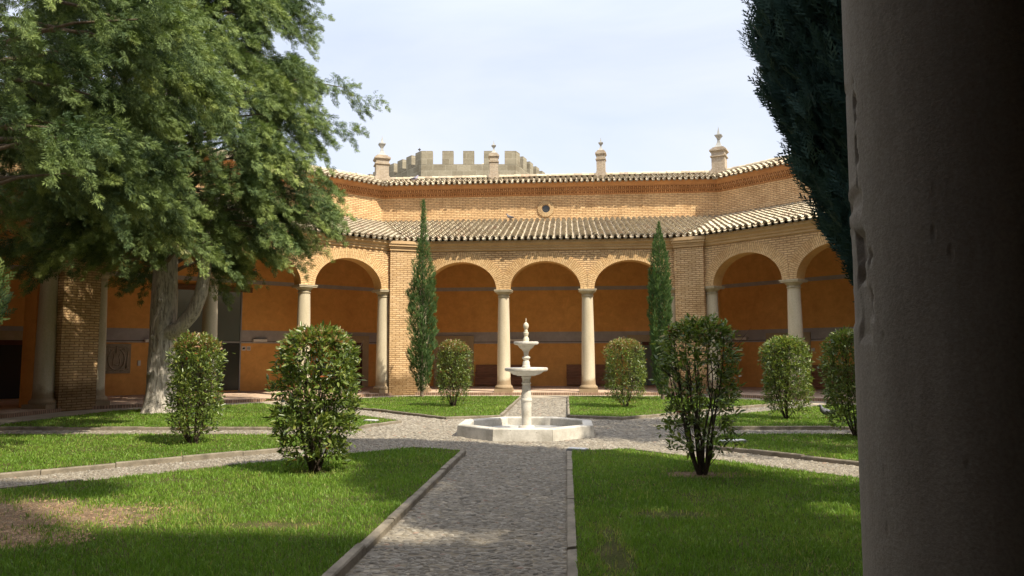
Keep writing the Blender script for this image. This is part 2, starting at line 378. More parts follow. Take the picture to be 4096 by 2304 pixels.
# ---------------------------------------------------------------- camera and light
F_, YAW, PITCH, CX, D_, ROLL, EYE = 1829.1, .0743, .0904, .882, 15.949, -.0037, 1.6
cam = bpy.data.cameras.new('camera'); co = bpy.data.objects.new('camera', cam); COL.objects.link(co)
cam.sensor_width = 36; cam.lens = 36 * F_ / 2576; cam.clip_end = 2000; cam.clip_start = .05
fw = Vector((-math.sin(YAW)*math.cos(PITCH), math.cos(YAW)*math.cos(PITCH), math.sin(PITCH)))
rt = Vector((math.cos(YAW), math.sin(YAW), 0)); up = rt.cross(fw)
r2 = rt*math.cos(ROLL) + up*math.sin(ROLL); u2 = up*math.cos(ROLL) - rt*math.sin(ROLL)
mw = Matrix((r2, u2, -fw)).transposed().to_4x4(); mw.translation = (CX, -D_, EYE)
co.matrix_world = mw
scn.camera = co
CAM = np.array([CX, -D_, EYE])

SUN_AZ, SUN_EL = R(127.5), R(50)
sd = Vector((math.sin(SUN_AZ)*math.cos(SUN_EL), math.cos(SUN_AZ)*math.cos(SUN_EL), math.sin(SUN_EL)))
sl = bpy.data.lights.new('sun', 'SUN'); sl.energy = 4.0; sl.angle = R(.6); sl.color = (1, .92, .76)
so = bpy.data.objects.new('sun', sl); COL.objects.link(so); so.rotation_euler = sd.to_track_quat('Z', 'Y').to_euler(); so.location = (20, -20, 30)
w = bpy.data.worlds.new('World'); scn.world = w; w.use_nodes = True; nt = w.node_tree
bg = nt.nodes['Background']; bg.inputs[1].default_value = .14
sky = N(nt, 'ShaderNodeTexSky', sky_type='NISHITA'); sky.sun_disc = False; sky.sun_elevation = SUN_EL; sky.sun_rotation = SUN_AZ
sky.air_density = 1.0; sky.dust_density = 2.0
gc = N(nt, 'ShaderNodeTexCoord').outputs['Generated']
mp = N(nt, 'ShaderNodeMapping'); mp.inputs['Scale'].default_value = (1.3, 1.0, 3.4); mp.inputs['Rotation'].default_value = (0, R(8), 0); lk(nt, gc, mp.inputs[0])
cl = noise(nt, mp.outputs[0], 1.5, 6, .55, .5)
zz = sep(nt, gc)[2]
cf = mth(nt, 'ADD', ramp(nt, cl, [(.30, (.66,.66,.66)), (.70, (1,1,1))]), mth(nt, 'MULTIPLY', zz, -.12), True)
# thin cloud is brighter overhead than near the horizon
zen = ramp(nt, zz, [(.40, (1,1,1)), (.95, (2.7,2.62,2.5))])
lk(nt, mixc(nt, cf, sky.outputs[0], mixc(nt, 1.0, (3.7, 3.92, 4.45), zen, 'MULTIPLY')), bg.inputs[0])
scn.view_settings.view_transform = 'Standard'; scn.view_settings.look = 'None'
scn.view_settings.exposure = .82; scn.view_settings.gamma = 1
scn.cycles.max_bounces = 12; scn.cycles.diffuse_bounces = 8; scn.cycles.transparent_max_bounces = 8
scn.cycles.sample_clamp_indirect = 6

# ---------------------------------------------------------------- the building
H, A0, DB, AW = 4.33, 15.1, 3.58, 20.7     # column height, column line, bay, back wall apothem
FACE, BACK = 14.8, 15.4
bld = empty('courtyard_building', (0, 17.5, 0))
tag(bld, 'octagonal pale brick building with arcaded gallery, tiled roofs and orange inner walls', 'building')
def B(o):  # parent while keeping place
    o.parent = bld; o.matrix_parent_inverse = bld.matrix_world.inverted() if False else Matrix.Translation((0, -17.5, 0)); return o

def side_rot(i): return -i * math.pi / 4
def loc_side(i, lx, ap, z):
    t = i * math.pi / 4
    return (lx*math.cos(t) + ap*math.sin(t), -lx*math.sin(t) + ap*math.cos(t), z)

def profile(mb, prof, m=0, rows=None, swap=False, mats=None):
    """extrude a section (apothem, z) along one side of the octagon with mitred ends"""
    d = 0
    for k in range(len(prof)-1):
        (a0, z0), (a1, z1) = prof[k], prof[k+1]
        l0, l1 = a0*T8, a1*T8; L = math.hypot(a1-a0, z1-z0)
        uv = [(-l0, d), (l0, d), (l1, d+L), (-l1, d+L)]
        if swap: uv = [(v, u) for u, v in uv]
        mb.poly([(-l0, a0, z0), (l0, a0, z0), (l1, a1, z1), (-l1, a1, z1)], uv, mats[k] if mats else m)
        d += L

def arcade_wall(i, ztop=6.04):
    mb = MB(); NS = 28; ra, rb = 1.50, 1.20; oa, ob_ = ra+.43, rb+.43
    hb = DB/2
    rings = []
    for j in range(3):
        cx = (j-1)*DB
        xs = [cx - hb + 2*hb*k/NS for k in range(NS+1)]
        def zo(x):
            t = min(1, abs(x-cx)/oa); return H + ob_*math.sqrt(max(0, 1-t*t)) - .02
        def zi(x):
            t = min(1, abs(x-cx)/ra); return H + rb*math.sqrt(max(0, 1-t*t)) + .02
        for k in range(NS):
            x0, x1 = xs[k], xs[k+1]
            mb.poly([(x0, FACE, zo(x0)), (x1, FACE, zo(x1)), (x1, FACE, ztop), (x0, FACE, ztop)])
            mb.poly([(x1, BACK, zi(x1)), (x0, BACK, zi(x0)), (x0, BACK, ztop+.4), (x1, BACK, ztop+.4)], m=1)
        # soffit
        na = 32
        for k in range(na):
            a0, a1 = math.pi*k/na, math.pi*(k+1)/na
            p0 = (cx+ra*math.cos(a0), H+rb*math.sin(a0)); p1 = (cx+ra*math.cos(a1), H+rb*math.sin(a1))
            mb.poly([(p0[0], FACE, p0[1]), (p0[0], BACK, p0[1]), (p1[0], BACK, p1[1]), (p1[0], FACE, p1[1])], m=2)
        # ring
        rg = MB(); arc = 0; pr = FACE - .025; prev = None
        for k in range(49):
            a = math.pi*k/48; pi_ = (ra*math.cos(a), rb*math.sin(a))
            nx, nz = math.cos(a)/ra, math.sin(a)/rb; L = math.hypot(nx, nz); nx /= L; nz /= L
            th = .43; lim = hb - .006 if not (j == 0 and a > math.pi/2) and not (j == 2 and a < math.pi/2) else oa
            if abs(pi_[0] + nx*th) > lim: th = (lim - abs(pi_[0]))/max(abs(nx), 1e-6)
            po = (pi_[0]+nx*th, pi_[1]+nz*th)
            if prev:
                ds = math.hypot(pi_[0]-prev[0][0], pi_[1]-prev[0][1])*1.12
                q = [prev[0], prev[1], po, pi_]
                P3 = [(cx+x, pr, H+z) for x, z in q]
                rg.poly(P3[::1], [(0, arc), (prev[2], arc), (th, arc+ds), (0, arc+ds)])
                rg.poly([(cx+prev[1][0], pr, H+prev[1][1]), (cx+prev[1][0], FACE, H+prev[1][1]), (cx+po[0], FACE, H+po[1]), (cx+po[0], pr, H+po[1])], [(0, arc), (.03, arc), (.03, arc+ds), (0, arc+ds)])
                rg.poly([(cx+prev[0][0], pr, H+prev[0][1]), (cx+pi_[0], pr, H+pi_[1]), (cx+pi_[0], FACE+.002, H+pi_[1]), (cx+prev[0][0], FACE+.002, H+prev[0][1])], [(0, arc), (0, arc+ds), (.03, arc+ds), (.03, arc)])
                arc += ds
            prev = (pi_, po, th)
        rings.append(rg)
    e = 1.5*DB
    for s in (-1, 1):      # wall ends beside the piers
        x0, x1 = e*s, (FACE*T8+.02)*s
        q = [(x0, FACE, H), (x1, FACE, H), (x1, FACE, ztop), (x0, FACE, ztop)]
        mb.poly(q if s > 0 else q[::-1])
        q = [(x1, BACK, 0), (x0, BACK, 0), (x0, BACK, ztop+.4), (x1, BACK, ztop+.4)]
        mb.poly(q if s > 0 else q[::-1], m=1)
    # underside of the little wall pieces between the arches
    for x in (-1.5*DB, -.5*DB, .5*DB, 1.5*DB):
        mb.poly([(x-.30, BACK, H), (x+.30, BACK, H), (x+.30, FACE, H), (x-.30, FACE, H)], m=2)
    o = B(mb.build('arcade_wall', [M['brick'], M['orange'], M['arch_soffit']], rz=side_rot(i)))
    for rg in rings:
        r_ = rg.build('arch_ring', M['ring']); r_.parent = o
    return o

def column(i, lx, near=False):
    st = M['stone']
    mb = MB(); prof = []
    zb, zt = .30, H-.30
    for k in range(15):
        t = k/14; r = .285 - .055*t**1.6
        prof.append((r, zb + (zt-zb)*t))
    prof = [(.305, zb-.02), (.30, zb+.02)] + prof[1:]
    x, y, _ = loc_side(i, lx, A0, 0)
    mb.lathe(prof, 36, cap=False)
    o = B(mb.build('column', st, loc=(x, y, 0), smooth=True))
    o.rotation_euler = (0, 0, side_rot(i))
    cp = MB()
    cp.lathe([(.23, zt-.02), (.262, zt-.01), (.268, zt+.015), (.24, zt+.03), (.235, zt+.09), (.27, zt+.12), (.32, zt+.17), (.335, zt+.20), (.335, zt+.205)], 36)
    cp.box(-.365, .365, -.365, .365, H-.098, H-.045); cp.box(-.385, .385, -.385, .385, H-.045, H-.002)
    c_ = cp.build('capital', M['capstone'], parent=o, bevel=.008)
    bs = MB()
    bs.box(-.385, .385, -.385, .385, -.10, .13)
    bs.lathe([(.37, .13), (.385, .17), (.385, .21), (.36, .25), (.325, .27), (.31, .30), (.30, .31)], 36)
    b2 = bs.build('column_base', st, parent=o, bevel=.02)
    return o

def pier(j):
    th = (j+.5)*math.pi/4
    mb = MB(); y0 = 15.60; hw = .60
    mb.box(-hw, hw, y0, 16.75, -.11, 6.03)
    # orange painted core on the gallery side
    mb.box(-.95, .95, 16.35, 17.0, -.02, 6.25, m=1)
    o = B(mb.build('pier', [M['brick_pier'], M['orange']], rz=-th))
    cb = MB()
    for (dx, yy, z0, z1) in ((.63, 15.55, 6.0, 6.09), (.65, 15.52, 6.09, 6.17), (.69, 15.46, 6.17, 6.27), (.72, 15.42, 6.27, 6.40)):
        cb.box(-dx, dx, yy, 16.3, z0+.001, z1)
    c_ = cb.build('pier_cornice', M['tanplaster'], parent=o, bevel=.015)
    return o

CORN = [(FACE, 6.00), (14.74, 6.03), (14.74, 6.11), (14.68, 6.14), (14.68, 6.20), (14.60, 6.28), (14.56, 6.29), (14.56, 6.41), (14.9, 6.43)]

def tiles(name, i, ap0, z0, ap1, z1, pitch=.27, course=.36, parent=None, extra_len=.07, hang=0.0):
    slope = math.atan2(z1-z0, ap1-ap0); L = math.hypot(ap1-ap0, z1-z0); cs, sn = math.cos(slope), math.sin(slope)
    nc = int(math.ceil(L/course)); mb = MB(); half = ap1*T8
    n = int(half/pitch)+1
    A = 7
    for jx in range(-n*2, n*2+1):
        x = jx*pitch/2; cover = (jx % 2 == 0)
        for k in range(nc):
            s0 = k*course - (extra_len if k == 0 else .05); s1 = min((k+1)*course + .02, L)
            if k == nc-1: s1 = L
            mid = ap0 + (s0+s1)/2*cs
            if abs(x) > mid*T8 - .02: continue
            rn = random.random(); jt = (random.random()-.5)*.034; jr = (random.random()-.5)*.012; s0 += (random.random()-.5)*.07
            pts0 = []; pts1 = []
            for q in range(A+1):
                a = math.pi*q/A
                if cover:
                    r0, r1 = .098+jr, .074+jr; z_0 = r0*math.sin(a)*1.0+.056; z_1 = r1*math.sin(a)*.95+.004
                    c0, c1 = r0*math.cos(a), r1*math.cos(a)
                else:
                    r0 = .085; r1 = .085; z_0 = -r0*math.sin(a)*.8+.055; z_1 = -r1*math.sin(a)*.8+.03; c0 = r0*math.cos(a); c1 = c0
                def P(c_, zz_, s_):
                    return (x+c_+jt, ap0+s_*cs - zz_*sn, z0+s_*sn+zz_*cs)
                pts0.append(P(c0, z_0, s0)); pts1.append(P(c1, z_1, s1))
            b = len(mb.v); mb.v.extend(pts0+pts1)
            for q in range(A):
                f = [b+q, b+q+1, b+A+1+q+1, b+A+1+q]
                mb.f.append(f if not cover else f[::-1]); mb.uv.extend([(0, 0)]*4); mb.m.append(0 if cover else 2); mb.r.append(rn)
            # thickness lip at the lower end of covers
            if cover or k == 0:
                sgn = -1 if cover else -1
                for q in range(A):
                    p, p2 = pts0[q], pts0[q+1]
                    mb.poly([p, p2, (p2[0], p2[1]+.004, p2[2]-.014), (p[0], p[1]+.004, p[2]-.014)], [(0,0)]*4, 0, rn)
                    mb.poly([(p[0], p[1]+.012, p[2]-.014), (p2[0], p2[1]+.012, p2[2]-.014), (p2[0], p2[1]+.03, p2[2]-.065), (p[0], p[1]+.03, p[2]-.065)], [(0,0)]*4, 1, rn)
    # closed bed below the tiles
    mb.poly([(-ap0*T8, ap0, z0-.01), (ap0*T8, ap0, z0-.01), (ap1*T8, ap1, z1-.01), (-ap1*T8, ap1, z1-.01)], r=.1)
    # row of tiles bedded in the valley
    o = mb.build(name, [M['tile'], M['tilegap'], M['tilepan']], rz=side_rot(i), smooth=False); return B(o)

def upper_cornice(i):
    mb = MB()
    AWF = AW
    prof = [(AWF, 9.66), (AWF-.05, 9.70), (AWF-.05, 9.72), (AWF-.13, 9.90), (AWF-.15, 9.90), (AWF-.15, 9.95), (AWF-.19, 9.95), (AWF-.26, 10.14), (AWF-.28, 10.14), (AWF-.28, 10.19), (AWF-.40, 10.38), (AWF-.44, 10.38), (AWF-.44, 10.47), (AWF, 10.5)]
    mats = [0,0,1,0,0,0,1,0,0,2,2,0,0]
    prof = [(a_, 9.66+(z_-9.66)*.74) for a_, z_ in prof]
    profile(mb, prof, swap=True, mats=mats)
    # row of brick teeth under the soldier course
    n = int(2*AWF*T8/.14)
    for k in range(n):
        x = -AWF*T8 + .2 + k*.14
        if x > AWF*T8-.25: break
        mb.box(x, x+.075, AWF-.20, AWF-.12, 9.84, 9.885, m=1, skip='y+')
    return B(mb.build('upper_cornice', [M['cove'], M['soldier'], M['cove']], rz=side_rot(i)))

def upper_wall(i):
    mb = MB(); l = AW*T8
    zs = [(0, 2.12, 1), (2.12, 2.19, 2), (2.19, 2.215, 3), (2.215, 2.70, 2), (2.70, 4.80, 1), (4.80, 4.98, 2), (4.98, 8.35, 1)]
    for z0, z1, mm in zs:
        mb.poly([(-l, AW, z0), (l, AW, z0), (l, AW, z1), (-l, AW, z1)], m=mm)
    mb.poly([(-l, AW, 8.35), (l, AW, 8.35), (l, AW, 9.68), (-l, AW, 9.68)], m=0)
    # outer back of the wall so that no light passes
    mb.poly([(l, AW+.9, 0), (-l, AW+.9, 0), (-l, AW+.9, 10.6), (l, AW+.9, 10.6)], m=0)
    o = B(mb.build('upper_wall', [M['brick'], M['orange'], M['greyband'], M['darkline']], rz=side_rot(i)))
    return o

def gallery(i, beams=True):
    mb = MB()
    a0, a1 = BACK, AW
    def zc(a): return 6.28 + (a-14.6)*.283
    mb.poly([(-a0*T8, a0, zc(a0)-.14), (-a1*T8, a1, zc(a1)-.14), (a1*T8, a1, zc(a1)-.14), (a0*T8, a0, zc(a0)-.14)])
    if beams:
        n = 17
        for k in range(-n, n+1):
            x = k*.5
            s = max(a0, abs(x)/T8+.1)
            if s > a1-.5: continue
            for (xa, xb) in ((x-.06, x+.06),):
                mb.poly([(xa, s, zc(s)-.28), (xa, a1, zc(a1)-.28), (xb, a1, zc(a1)-.28), (xb, s, zc(s)-.28)])
                mb.poly([(xa, s, zc(s)-.28), (xa, s, zc(s)-.14), (xa, a1, zc(a1)-.14), (xa, a1, zc(a1)-.28)])
                mb.poly([(xb, a1, zc(a1)-.28), (xb, a1, zc(a1)-.14), (xb, s, zc(s)-.14), (xb, s, zc(s)-.28)])
                mb.poly([(xa, s, zc(s)-.28), (xb, s, zc(s)-.28), (xb, s, zc(s)-.14), (xa, s, zc(s)-.14)])
    B(mb.build('gallery_ceiling', M['beam'], rz=side_rot(i)))
    fl = MB()
    fl.poly([(-14.72*T8, 14.72, 0), (14.72*T8, 14.72, 0), (a1*T8, a1, 0), (-a1*T8, a1, 0)])
    l = 14.60*T8
    fl.poly([(-l, 14.60, -.012), (l, 14.60, -.012), (14.72*T8, 14.72, -.012), (-14.72*T8, 14.72, -.012)], [(0, -l), (0, l), (.12, l), (.12, -l)], m=1)
    fl.poly([(-l, 14.60, -.16), (l, 14.60, -.16), (l, 14.60, -.012), (-l, 14.60, -.012)], [(0, -l), (0, l), (.14, l), (.14, -l)], m=1)
    fl.poly([(-l, 14.72, -.02), (l, 14.72, -.02), (l, 14.72, 0), (-l, 14.72, 0)], m=0)
    B(fl.build('gallery_floor', [M['terracotta'], M['stepbrick']], rz=side_rot(i)))

ROOF0, ROOFZ0, ROOFZ1 = 14.44, 6.47, 8.36
def side(i, full=True):
    arcade_wall(i)
    mb = MB(); profile(mb, CORN); B(mb.build('lower_cornice', M['tanplaster'], rz=side_rot(i)))
    upper_wall(i); gallery(i, full)
    if full:
        tiles('lower_roof', i, ROOF0, ROOFZ0, AW-.01, ROOFZ1)
        upper_cornice(i)
        tiles('upper_roof', i, AW-.56, 10.27, AW+.45, 10.70, course=.36)
        # long ridge tiles laid end to end along the top
        rg = MB(); l = (AW+.45)*T8; x = -l
        while x < l-.1:
            rn = random.random(); L_ = .42
            pts = []
            for q in range(7):
                a = math.pi*q/6
                pts.append((.15*math.cos(a), .15*math.sin(a)))
            jz = (random.random()-.5)*.015
            for q in range(6):
                (y0, z0), (y1, z1) = pts[q], pts[q+1]
                rg.poly([(x, AW+.45+y0, 10.76+z0+jz), (x+L_-.01, AW+.45+y0*.88, 10.76+z0*.88+jz), (x+L_-.01, AW+.45+y1*.88, 10.76+z1*.88+jz), (x, AW+.45+y1, 10.76+z1+jz)], r=rn)
            x += L_-.03
        B(rg.build('roof_ridge', M['tile'], rz=side_rot(i), smooth=True))
        bw = MB(); bw.poly([(l, AW+.5, 10.85), (-l, AW+.5, 10.85), (-l, AW+.9, 10.6), (l, AW+.9, 10.6)]); B(bw.build('roof_back', M['tile'], rz=side_rot(i)))
    else:
        mb = MB()
        mb.poly([(-ROOF0*T8, ROOF0, ROOFZ0), (ROOF0*T8, ROOF0, ROOFZ0), (AW*T8, AW, ROOFZ1), (-AW*T8, AW, ROOFZ1)])
        mb.poly([(-(AW-.5)*T8, AW-.5, 10.45), ((AW-.5)*T8, AW-.5, 10.45), ((AW+.9)*T8, AW+.9, 10.85), (-(AW+.9)*T8, AW+.9, 10.85)])
        mb.poly([(-AW*T8, AW, 9.6), (AW*T8, AW, 9.6), (AW*T8, AW-.4, 10.45), (-AW*T8, AW-.4, 10.45)])
        B(mb.build('plain_roof', M['tile'], rz=side_rot(i)))
    for k in (-1.5, -.5, .5, 1.5): column(i, k*DB)

for i in (-1, 0, 1): side(i)
side(-2, True); side(2, False); side(3, False); side(-3, False)
for j in (-3, -2, -1, 0, 1, 2): pier(j)

def pinnacle(ang, ap, sw, k_h, corner):
    """brick chimney-like pinnacle with a pointed stone finial"""
    t = math.radians(ang)
    x, y = ap*math.sin(t), ap*math.cos(t)
    mb = MB(); h = sw/2; z = 10.62
    mb.box(-h*1.28, h*1.28, -h*1.28, h*1.28, z-.3, z+.22)
    mb.box(-h*1.12, h*1.12, -h*1.12, h*1.12, z+.22, z+.30)
    mb.box(-h, h, -h, h, z+.30, z+.92)
    mb.box(-h*1.18, h*1.18, -h*1.18, h*1.18, z+.92, z+.98)
    mb.box(-h, h, -h, h, z+.98, z+1.17)
    mb.box(-h*1.12, h*1.12, -h*1.12, h*1.12, z+1.17, z+1.22)
    mb.box(-h*1.26, h*1.26, -h*1.26, h*1.26, z+1.22, z+1.30)
    mb.box(-h*1.08, h*1.08, -h*1.08, h*1.08, z+1.30, z+1.36)
    mb.box(-h*.86, h*.86, -h*.86, h*.86, z+1.36, z+1.43)
    o = B(mb.build('pinnacle', M['brick_grey'], loc=(x, y, 0), rz=-t)); o['label'] = 'grey brick roof pinnacle with a pointed stone finial'
    fb = MB(); q = math.sqrt(2); zt = z+1.43; hh = k_h
    pr = [(.56, 0), (.54, .03), (.36, .12), (.22, .24), (.165, .34), (.155, .40), (.22, .41), (.22, .435), (.34, .50), (.48, .57), (.48, .605), (.22, .63), (.14, .72), (.065, .86), (.008, 1.0)]
    fb.lathe([(r_*sw*.80, zt + z_*hh) for r_, z_ in pr], 4, ph=math.pi/4)
    fb.build('finial', M['lead'], parent=o)
for a, s_ in ((-22.5, .66), (22.5, .66), (-67.5, .66)): pinnacle(a, 22.9, s_, 1.12, True)
for i in (-1, 0):
    for lx in (-2.81, 2.76):
        ap = 21.15; ang = i*45 + math.degrees(math.atan2(lx, ap))
        pinnacle(ang, math.hypot(lx, ap), .44, .72, False)

# round window of the upper wall
mb = MB(); NN = 24; cx_, cz_ = -.10, 8.97
for k in range(NN):
    a0, a1 = 2*math.pi*k/NN, 2*math.pi*(k+1)/NN
    P = lambda r_, a, y: (cx_+r_*math.cos(a), y, cz_+r_*math.sin(a))
    u0, u1 = a0*.33, a1*.33
    mb.poly([P(.22, a0, AW-.07), P(.22, a1, AW-.07), P(.42, a1, AW-.05), P(.42, a0, AW-.05)][::-1], [(0, u0), (0, u1), (.2, u1), (.2, u0)][::-1])
    mb.poly([P(.42, a0, AW-.05), P(.42, a1, AW-.05), P(.42, a1, AW), P(.42, a0, AW)][::-1], [(0, u0), (0, u1), (.05, u1), (.05, u0)][::-1])
    mb.poly([P(.22, a0, AW-.07), P(.22, a1, AW-.07), P(.19, a1, AW-.004), P(.19, a0, AW-.004)], [(0, u0), (0, u1), (.05, u1), (.05, u0)])
rw = B(mb.build('round_window', brick_mat('window_ring_brick', (.60,.43,.24), (.52,.36,.19), (.36,.24,.12), bw=.4, rh=.075, ms=.008, warp=.004)))
mb = MB(); mb.poly([(cx_+.2*math.cos(2*math.pi*k/24), AW-.006, cz_+.2*math.sin(2*math.pi*k/24)) for k in range(24)][::-1]); mb.build('window_pane', M['glass'], parent=rw)

# ---- openings of the back walls (each a part with a frame and a leaf)
def wallpart(i, name, boxes, mats, label=None, sub=None, bevel=.006):
    mb = MB()
    for (x0, x1, d0, d1, z0, z1, m) in boxes: mb.box(x0, x1, AW-d1, AW-d0, z0, z1, m=m)
    o = B(mb.build(name, mats, rz=side_rot(i), bevel=bevel))
    if label: o['label'] = label
    for (nm, bx, mt) in (sub or []):
        q = MB()
        for (x0, x1, d0, d1, z0, z1) in bx: q.box(x0, x1, AW-d1, AW-d0, z0, z1)
        q.build(nm, mt, parent=o)
    return o
def stone_door(i, x0, x1, leaf, label, jw=.36, inner=None):
    return wallpart(i, 'door', [(x0, x1, .0, .09, 2.18, 2.52, 0), (x0+.02, x0+jw, 0, .08, 0, 2.178, 0), (x1-jw, x1-.02, 0, .08, 0, 2.178, 0)], [M['door_stone']], label,
        [('door_leaf', [(x0+jw+.002, x1-jw-.002, .0, .03, .02, 2.0)], leaf), ('door_frame', [(x0+jw+.001, x1-jw-.001, 0, .05, 2.0, 2.177)], M['darkdoor'])])
stone_door(0, -5.85, -3.78, M['darkdoor'], 'stone framed doorway behind the far left shrub')
stone_door(0, 3.90, 6.1, M['glass2'], 'stone framed doorway with pale glass near the far right pier')
stone_door(-1, 5.95, 7.85, M['darkdoor'], 'stone framed doorway behind the large left shrub')
stone_door(1, -6.2, -4.05, M['darkdoor'], 'stone framed doorway behind the shaded right shrub')
stone_door(-1, -8.4, -6.45, M['glass'], 'dark glass doorway at the left edge of the view', .22)
# tall glazed opening
wallpart(-1, 'tall_window', [(-1.75, 1.85, 0, .10, 4.40, 4.62, 0), (-1.36, 1.40, 0, .06, 2.13, 2.20, 1), (1.36, 1.42, 0, .06, 0, 4.40, 1), (-1.38, -1.32, 0, .06, 0, 4.40, 1), (-.02, .02, 0, .05, 2.2, 4.4, 1)], [M['beam'], M['metalgrey']],
    'tall glazed entrance behind the conifer trunk', [('window_pane', [(-1.31, -.022, .0, .02, 2.21, 4.39), (.022, 1.355, .0, .02, 2.21, 4.39)], M['glass2']), ('door_leaf', [(-1.31, 1.355, .0, .02, .05, 2.12)], M['glass'])])

# ---------------------------------------------------------------- gallery things
def at_wall(i, lx, d=0.0, z=0.0): return loc_side(i, lx, AW-d, z)
def wall_lamp(i, lx, z, wd, label):
    mb = MB(); mb.box(-wd/2, wd/2, -.16, -.012, -.055, .055)
    o = mb.build('wall_lamp', M['lampglow'], loc=at_wall(i, lx, 0, z), rz=side_rot(i), bevel=.01)
    tag(o, label, 'lamp', 'long white lamps on the gallery walls')
    k = MB(); k.box(-wd/2+.05, wd/2+.06, -.06, -.004, .056, .075); k.build('bracket', M['metalgrey'], parent=o)
    return o
wall_lamp(-1, 2.25, 2.25, .62, 'long white wall lamp above the two small sign plates')
wall_lamp(-1, -2.25, 2.20, .6, 'long white wall lamp beside the pale conifer trunk')
wall_lamp(1, -7.5, 2.29, .62, 'long white wall lamp on the shaded wall right of the pier')
wall_lamp(0, -1.55, 2.29, 1.15, 'long white wall lamp behind the top of the fountain')
def small_box(i, lx, z, w_, h_, label):
    mb = MB(); mb.box(-w_/2, w_/2, -.05, -.002, -h_/2, h_/2)
    mb.box(-w_/4, w_/4, -.058, -.0502, -h_/4, h_/4)
    return tag(mb.build('wall_box', M['white'], loc=at_wall(i, lx, 0, z), rz=side_rot(i), bevel=.004), label, 'wall box')
small_box(-1, -2.72, 1.28, .10, .22, 'small white upright box on the orange wall beside the carved relief')
small_box(1, -3.96, 1.74, .15, .15, 'small white box beside the right stone doorway')

# two pictogram plates: no photographs, no smoking
def sign(lx, kind, label):
    t = empty('sign', at_wall(-1, lx, 0, 1.89), side_rot(-1)); tag(t, label, 'sign', 'pictogram plates beside the glazed door')
    mb = MB(); mb.box(-.085, .085, -.012, -.002, -.095, .095); mb.build('plate', M['white'], parent=t)
    s = MB(); y0, y1 = -.016, -.0125
    if kind == 'cam':
        s.box(-.055, .055, y0, y1, -.035, .03); s.box(-.02, .02, y0, y1, .031, .045)
        s.poly([(-.065, -.0175, -.055), (-.05, -.0175, -.06), (.065, -.0175, .055), (.05, -.0175, .06)])
    else:
        for k in range(20):
            a0, a1 = 2*math.pi*k/20, 2*math.pi*(k+1)/20
            s.poly([(.050*math.cos(a0), y0, .050*math.sin(a0)), (.050*math.cos(a1), y0, .050*math.sin(a1)), (.064*math.cos(a1), y0, .064*math.sin(a1)), (.064*math.cos(a0), y0, .064*math.sin(a0))][::-1])
        s.box(-.035, .03, y0, y1, -.008, .006)
        s.poly([(-.046, y0-.001, .036), (-.036, y0-.001, .046), (.046, y0-.001, -.036), (.036, y0-.001, -.046)])
    s.build('pictogram', M['black'], parent=t)
sign(1.555, 'cam', 'small white no-photography plate, left of the two')
sign(1.775, 'smoke', 'small white no-smoking plate, right of the two')

# carved stone relief
def relief():
    t = empty('stone_relief', at_wall(-1, -3.57, 0, 1.47), side_rot(-1)); tag(t, 'square grey stone panel carved with a scrolled shield on the orange wall', 'relief')
    G = stone_mat('grey_relief_stone', (.40,.345,.26), (.29,.25,.18), .9, 4, .6, False)
    mb = MB(); mb.box(-.52, .52, -.08, -.002, -.59, .59); mb.build('slab', G, parent=t, bevel=.02)
    cv = MB()
    def tb(pts, r0=.03, r1=.03): cv.tube([(x, -.085, z) for x, z in pts], [r0+(r1-r0)*k/(len(pts)-1) for k in range(len(pts))], 8)
    for s in (-1, 1):
        tb([(s*.30*math.cos(a), .02+.42*math.sin(a)-.05) for a in [R(x) for x in range(-88, 75, 12)]], .035, .03)
        tb([(s*(.42-.06*k/5), .30-.14*k) for k in range(6)], .02, .035)
        tb([(s*(.25+.07*math.cos(R(q))*(1-q/900)), .33+.07*math.sin(R(q))) for q in range(0, 540, 30)], .022, .012)
        tb([(s*.05, .48), (s*.18, .46), (s*.30, .50), (s*.42, .44)], .03, .015)
        tb([(s*.08, -.48), (s*.2, -.44), (s*.34, -.50), (s*.45, -.42), (s*.42, -.34)], .03, .015)
        tb([(s*.1, -.28), (s*.14, -.1), (s*.08, .08), (s*.12, .2)], .02, .02)
    tb([(-.12, -.2), (0, -.26), (.12, -.2)], .02, .02); tb([(0, .22), (0, .52)], .05, .02)
    cv.build('carving', G, parent=t, smooth=True)
relief()

# carved benches
def bench(i, lx, wd, label):
    t = empty('carved_bench', at_wall(i, lx, 0, 0), side_rot(i)); tag(t, label, 'bench', 'carved wooden benches against the gallery wall')
    h = wd/2
    mb = MB(); mb.box(-h, h, -.50, -.06, .05, .42)
    n = int(wd/.28); 
    for k in range(n):
        x = -h+.06+k*(wd-.08)/n; w_ = (wd-.08)/n-.05
        for (z0, z1) in ((.09, .22), (.25, .38)):
            mb.box(x, x+w_, -.525, -.501, z0, z1); mb.box(x+w_*.28, x+w_*.72, -.54, -.526, z0+.03, z1-.03)
    mb.build('chest', M['wood'], parent=t, bevel=.006)
    s = MB(); s.box(-h-.02, h+.02, -.54, -.05, .421, .46); s.build('seat', M['wood'], parent=t, bevel=.006)
    b = MB(); b.box(-h, h, -.09, -.04, .46, 1.03)
    n = max(2, int(wd/.62))
    for k in range(n):
        x = -h+.08+k*(wd-.1)/n; w_ = (wd-.1)/n-.08
        b.box(x, x+w_, -.115, -.091, .58, .96); b.box(x+.06, x+w_-.06, -.13, -.116, .64, .90)
    b.box(-h-.02, h+.02, -.12, -.03, 1.031, 1.06); b.build('backrest', M['wood'], parent=t, bevel=.006)
    for sx in (-1, 1):
        a = MB(); x = sx*(h-.02); a.box(x-.03, x+.03, -.50, -.10, .66, .71); a.box(x-.025, x+.025, -.48, -.43, .46, .66); a.build('armrest', M['wood'], parent=t, bevel=.006)
bench(0, -2.45, 2.45, 'carved dark wooden bench behind the fountain and left middle column')
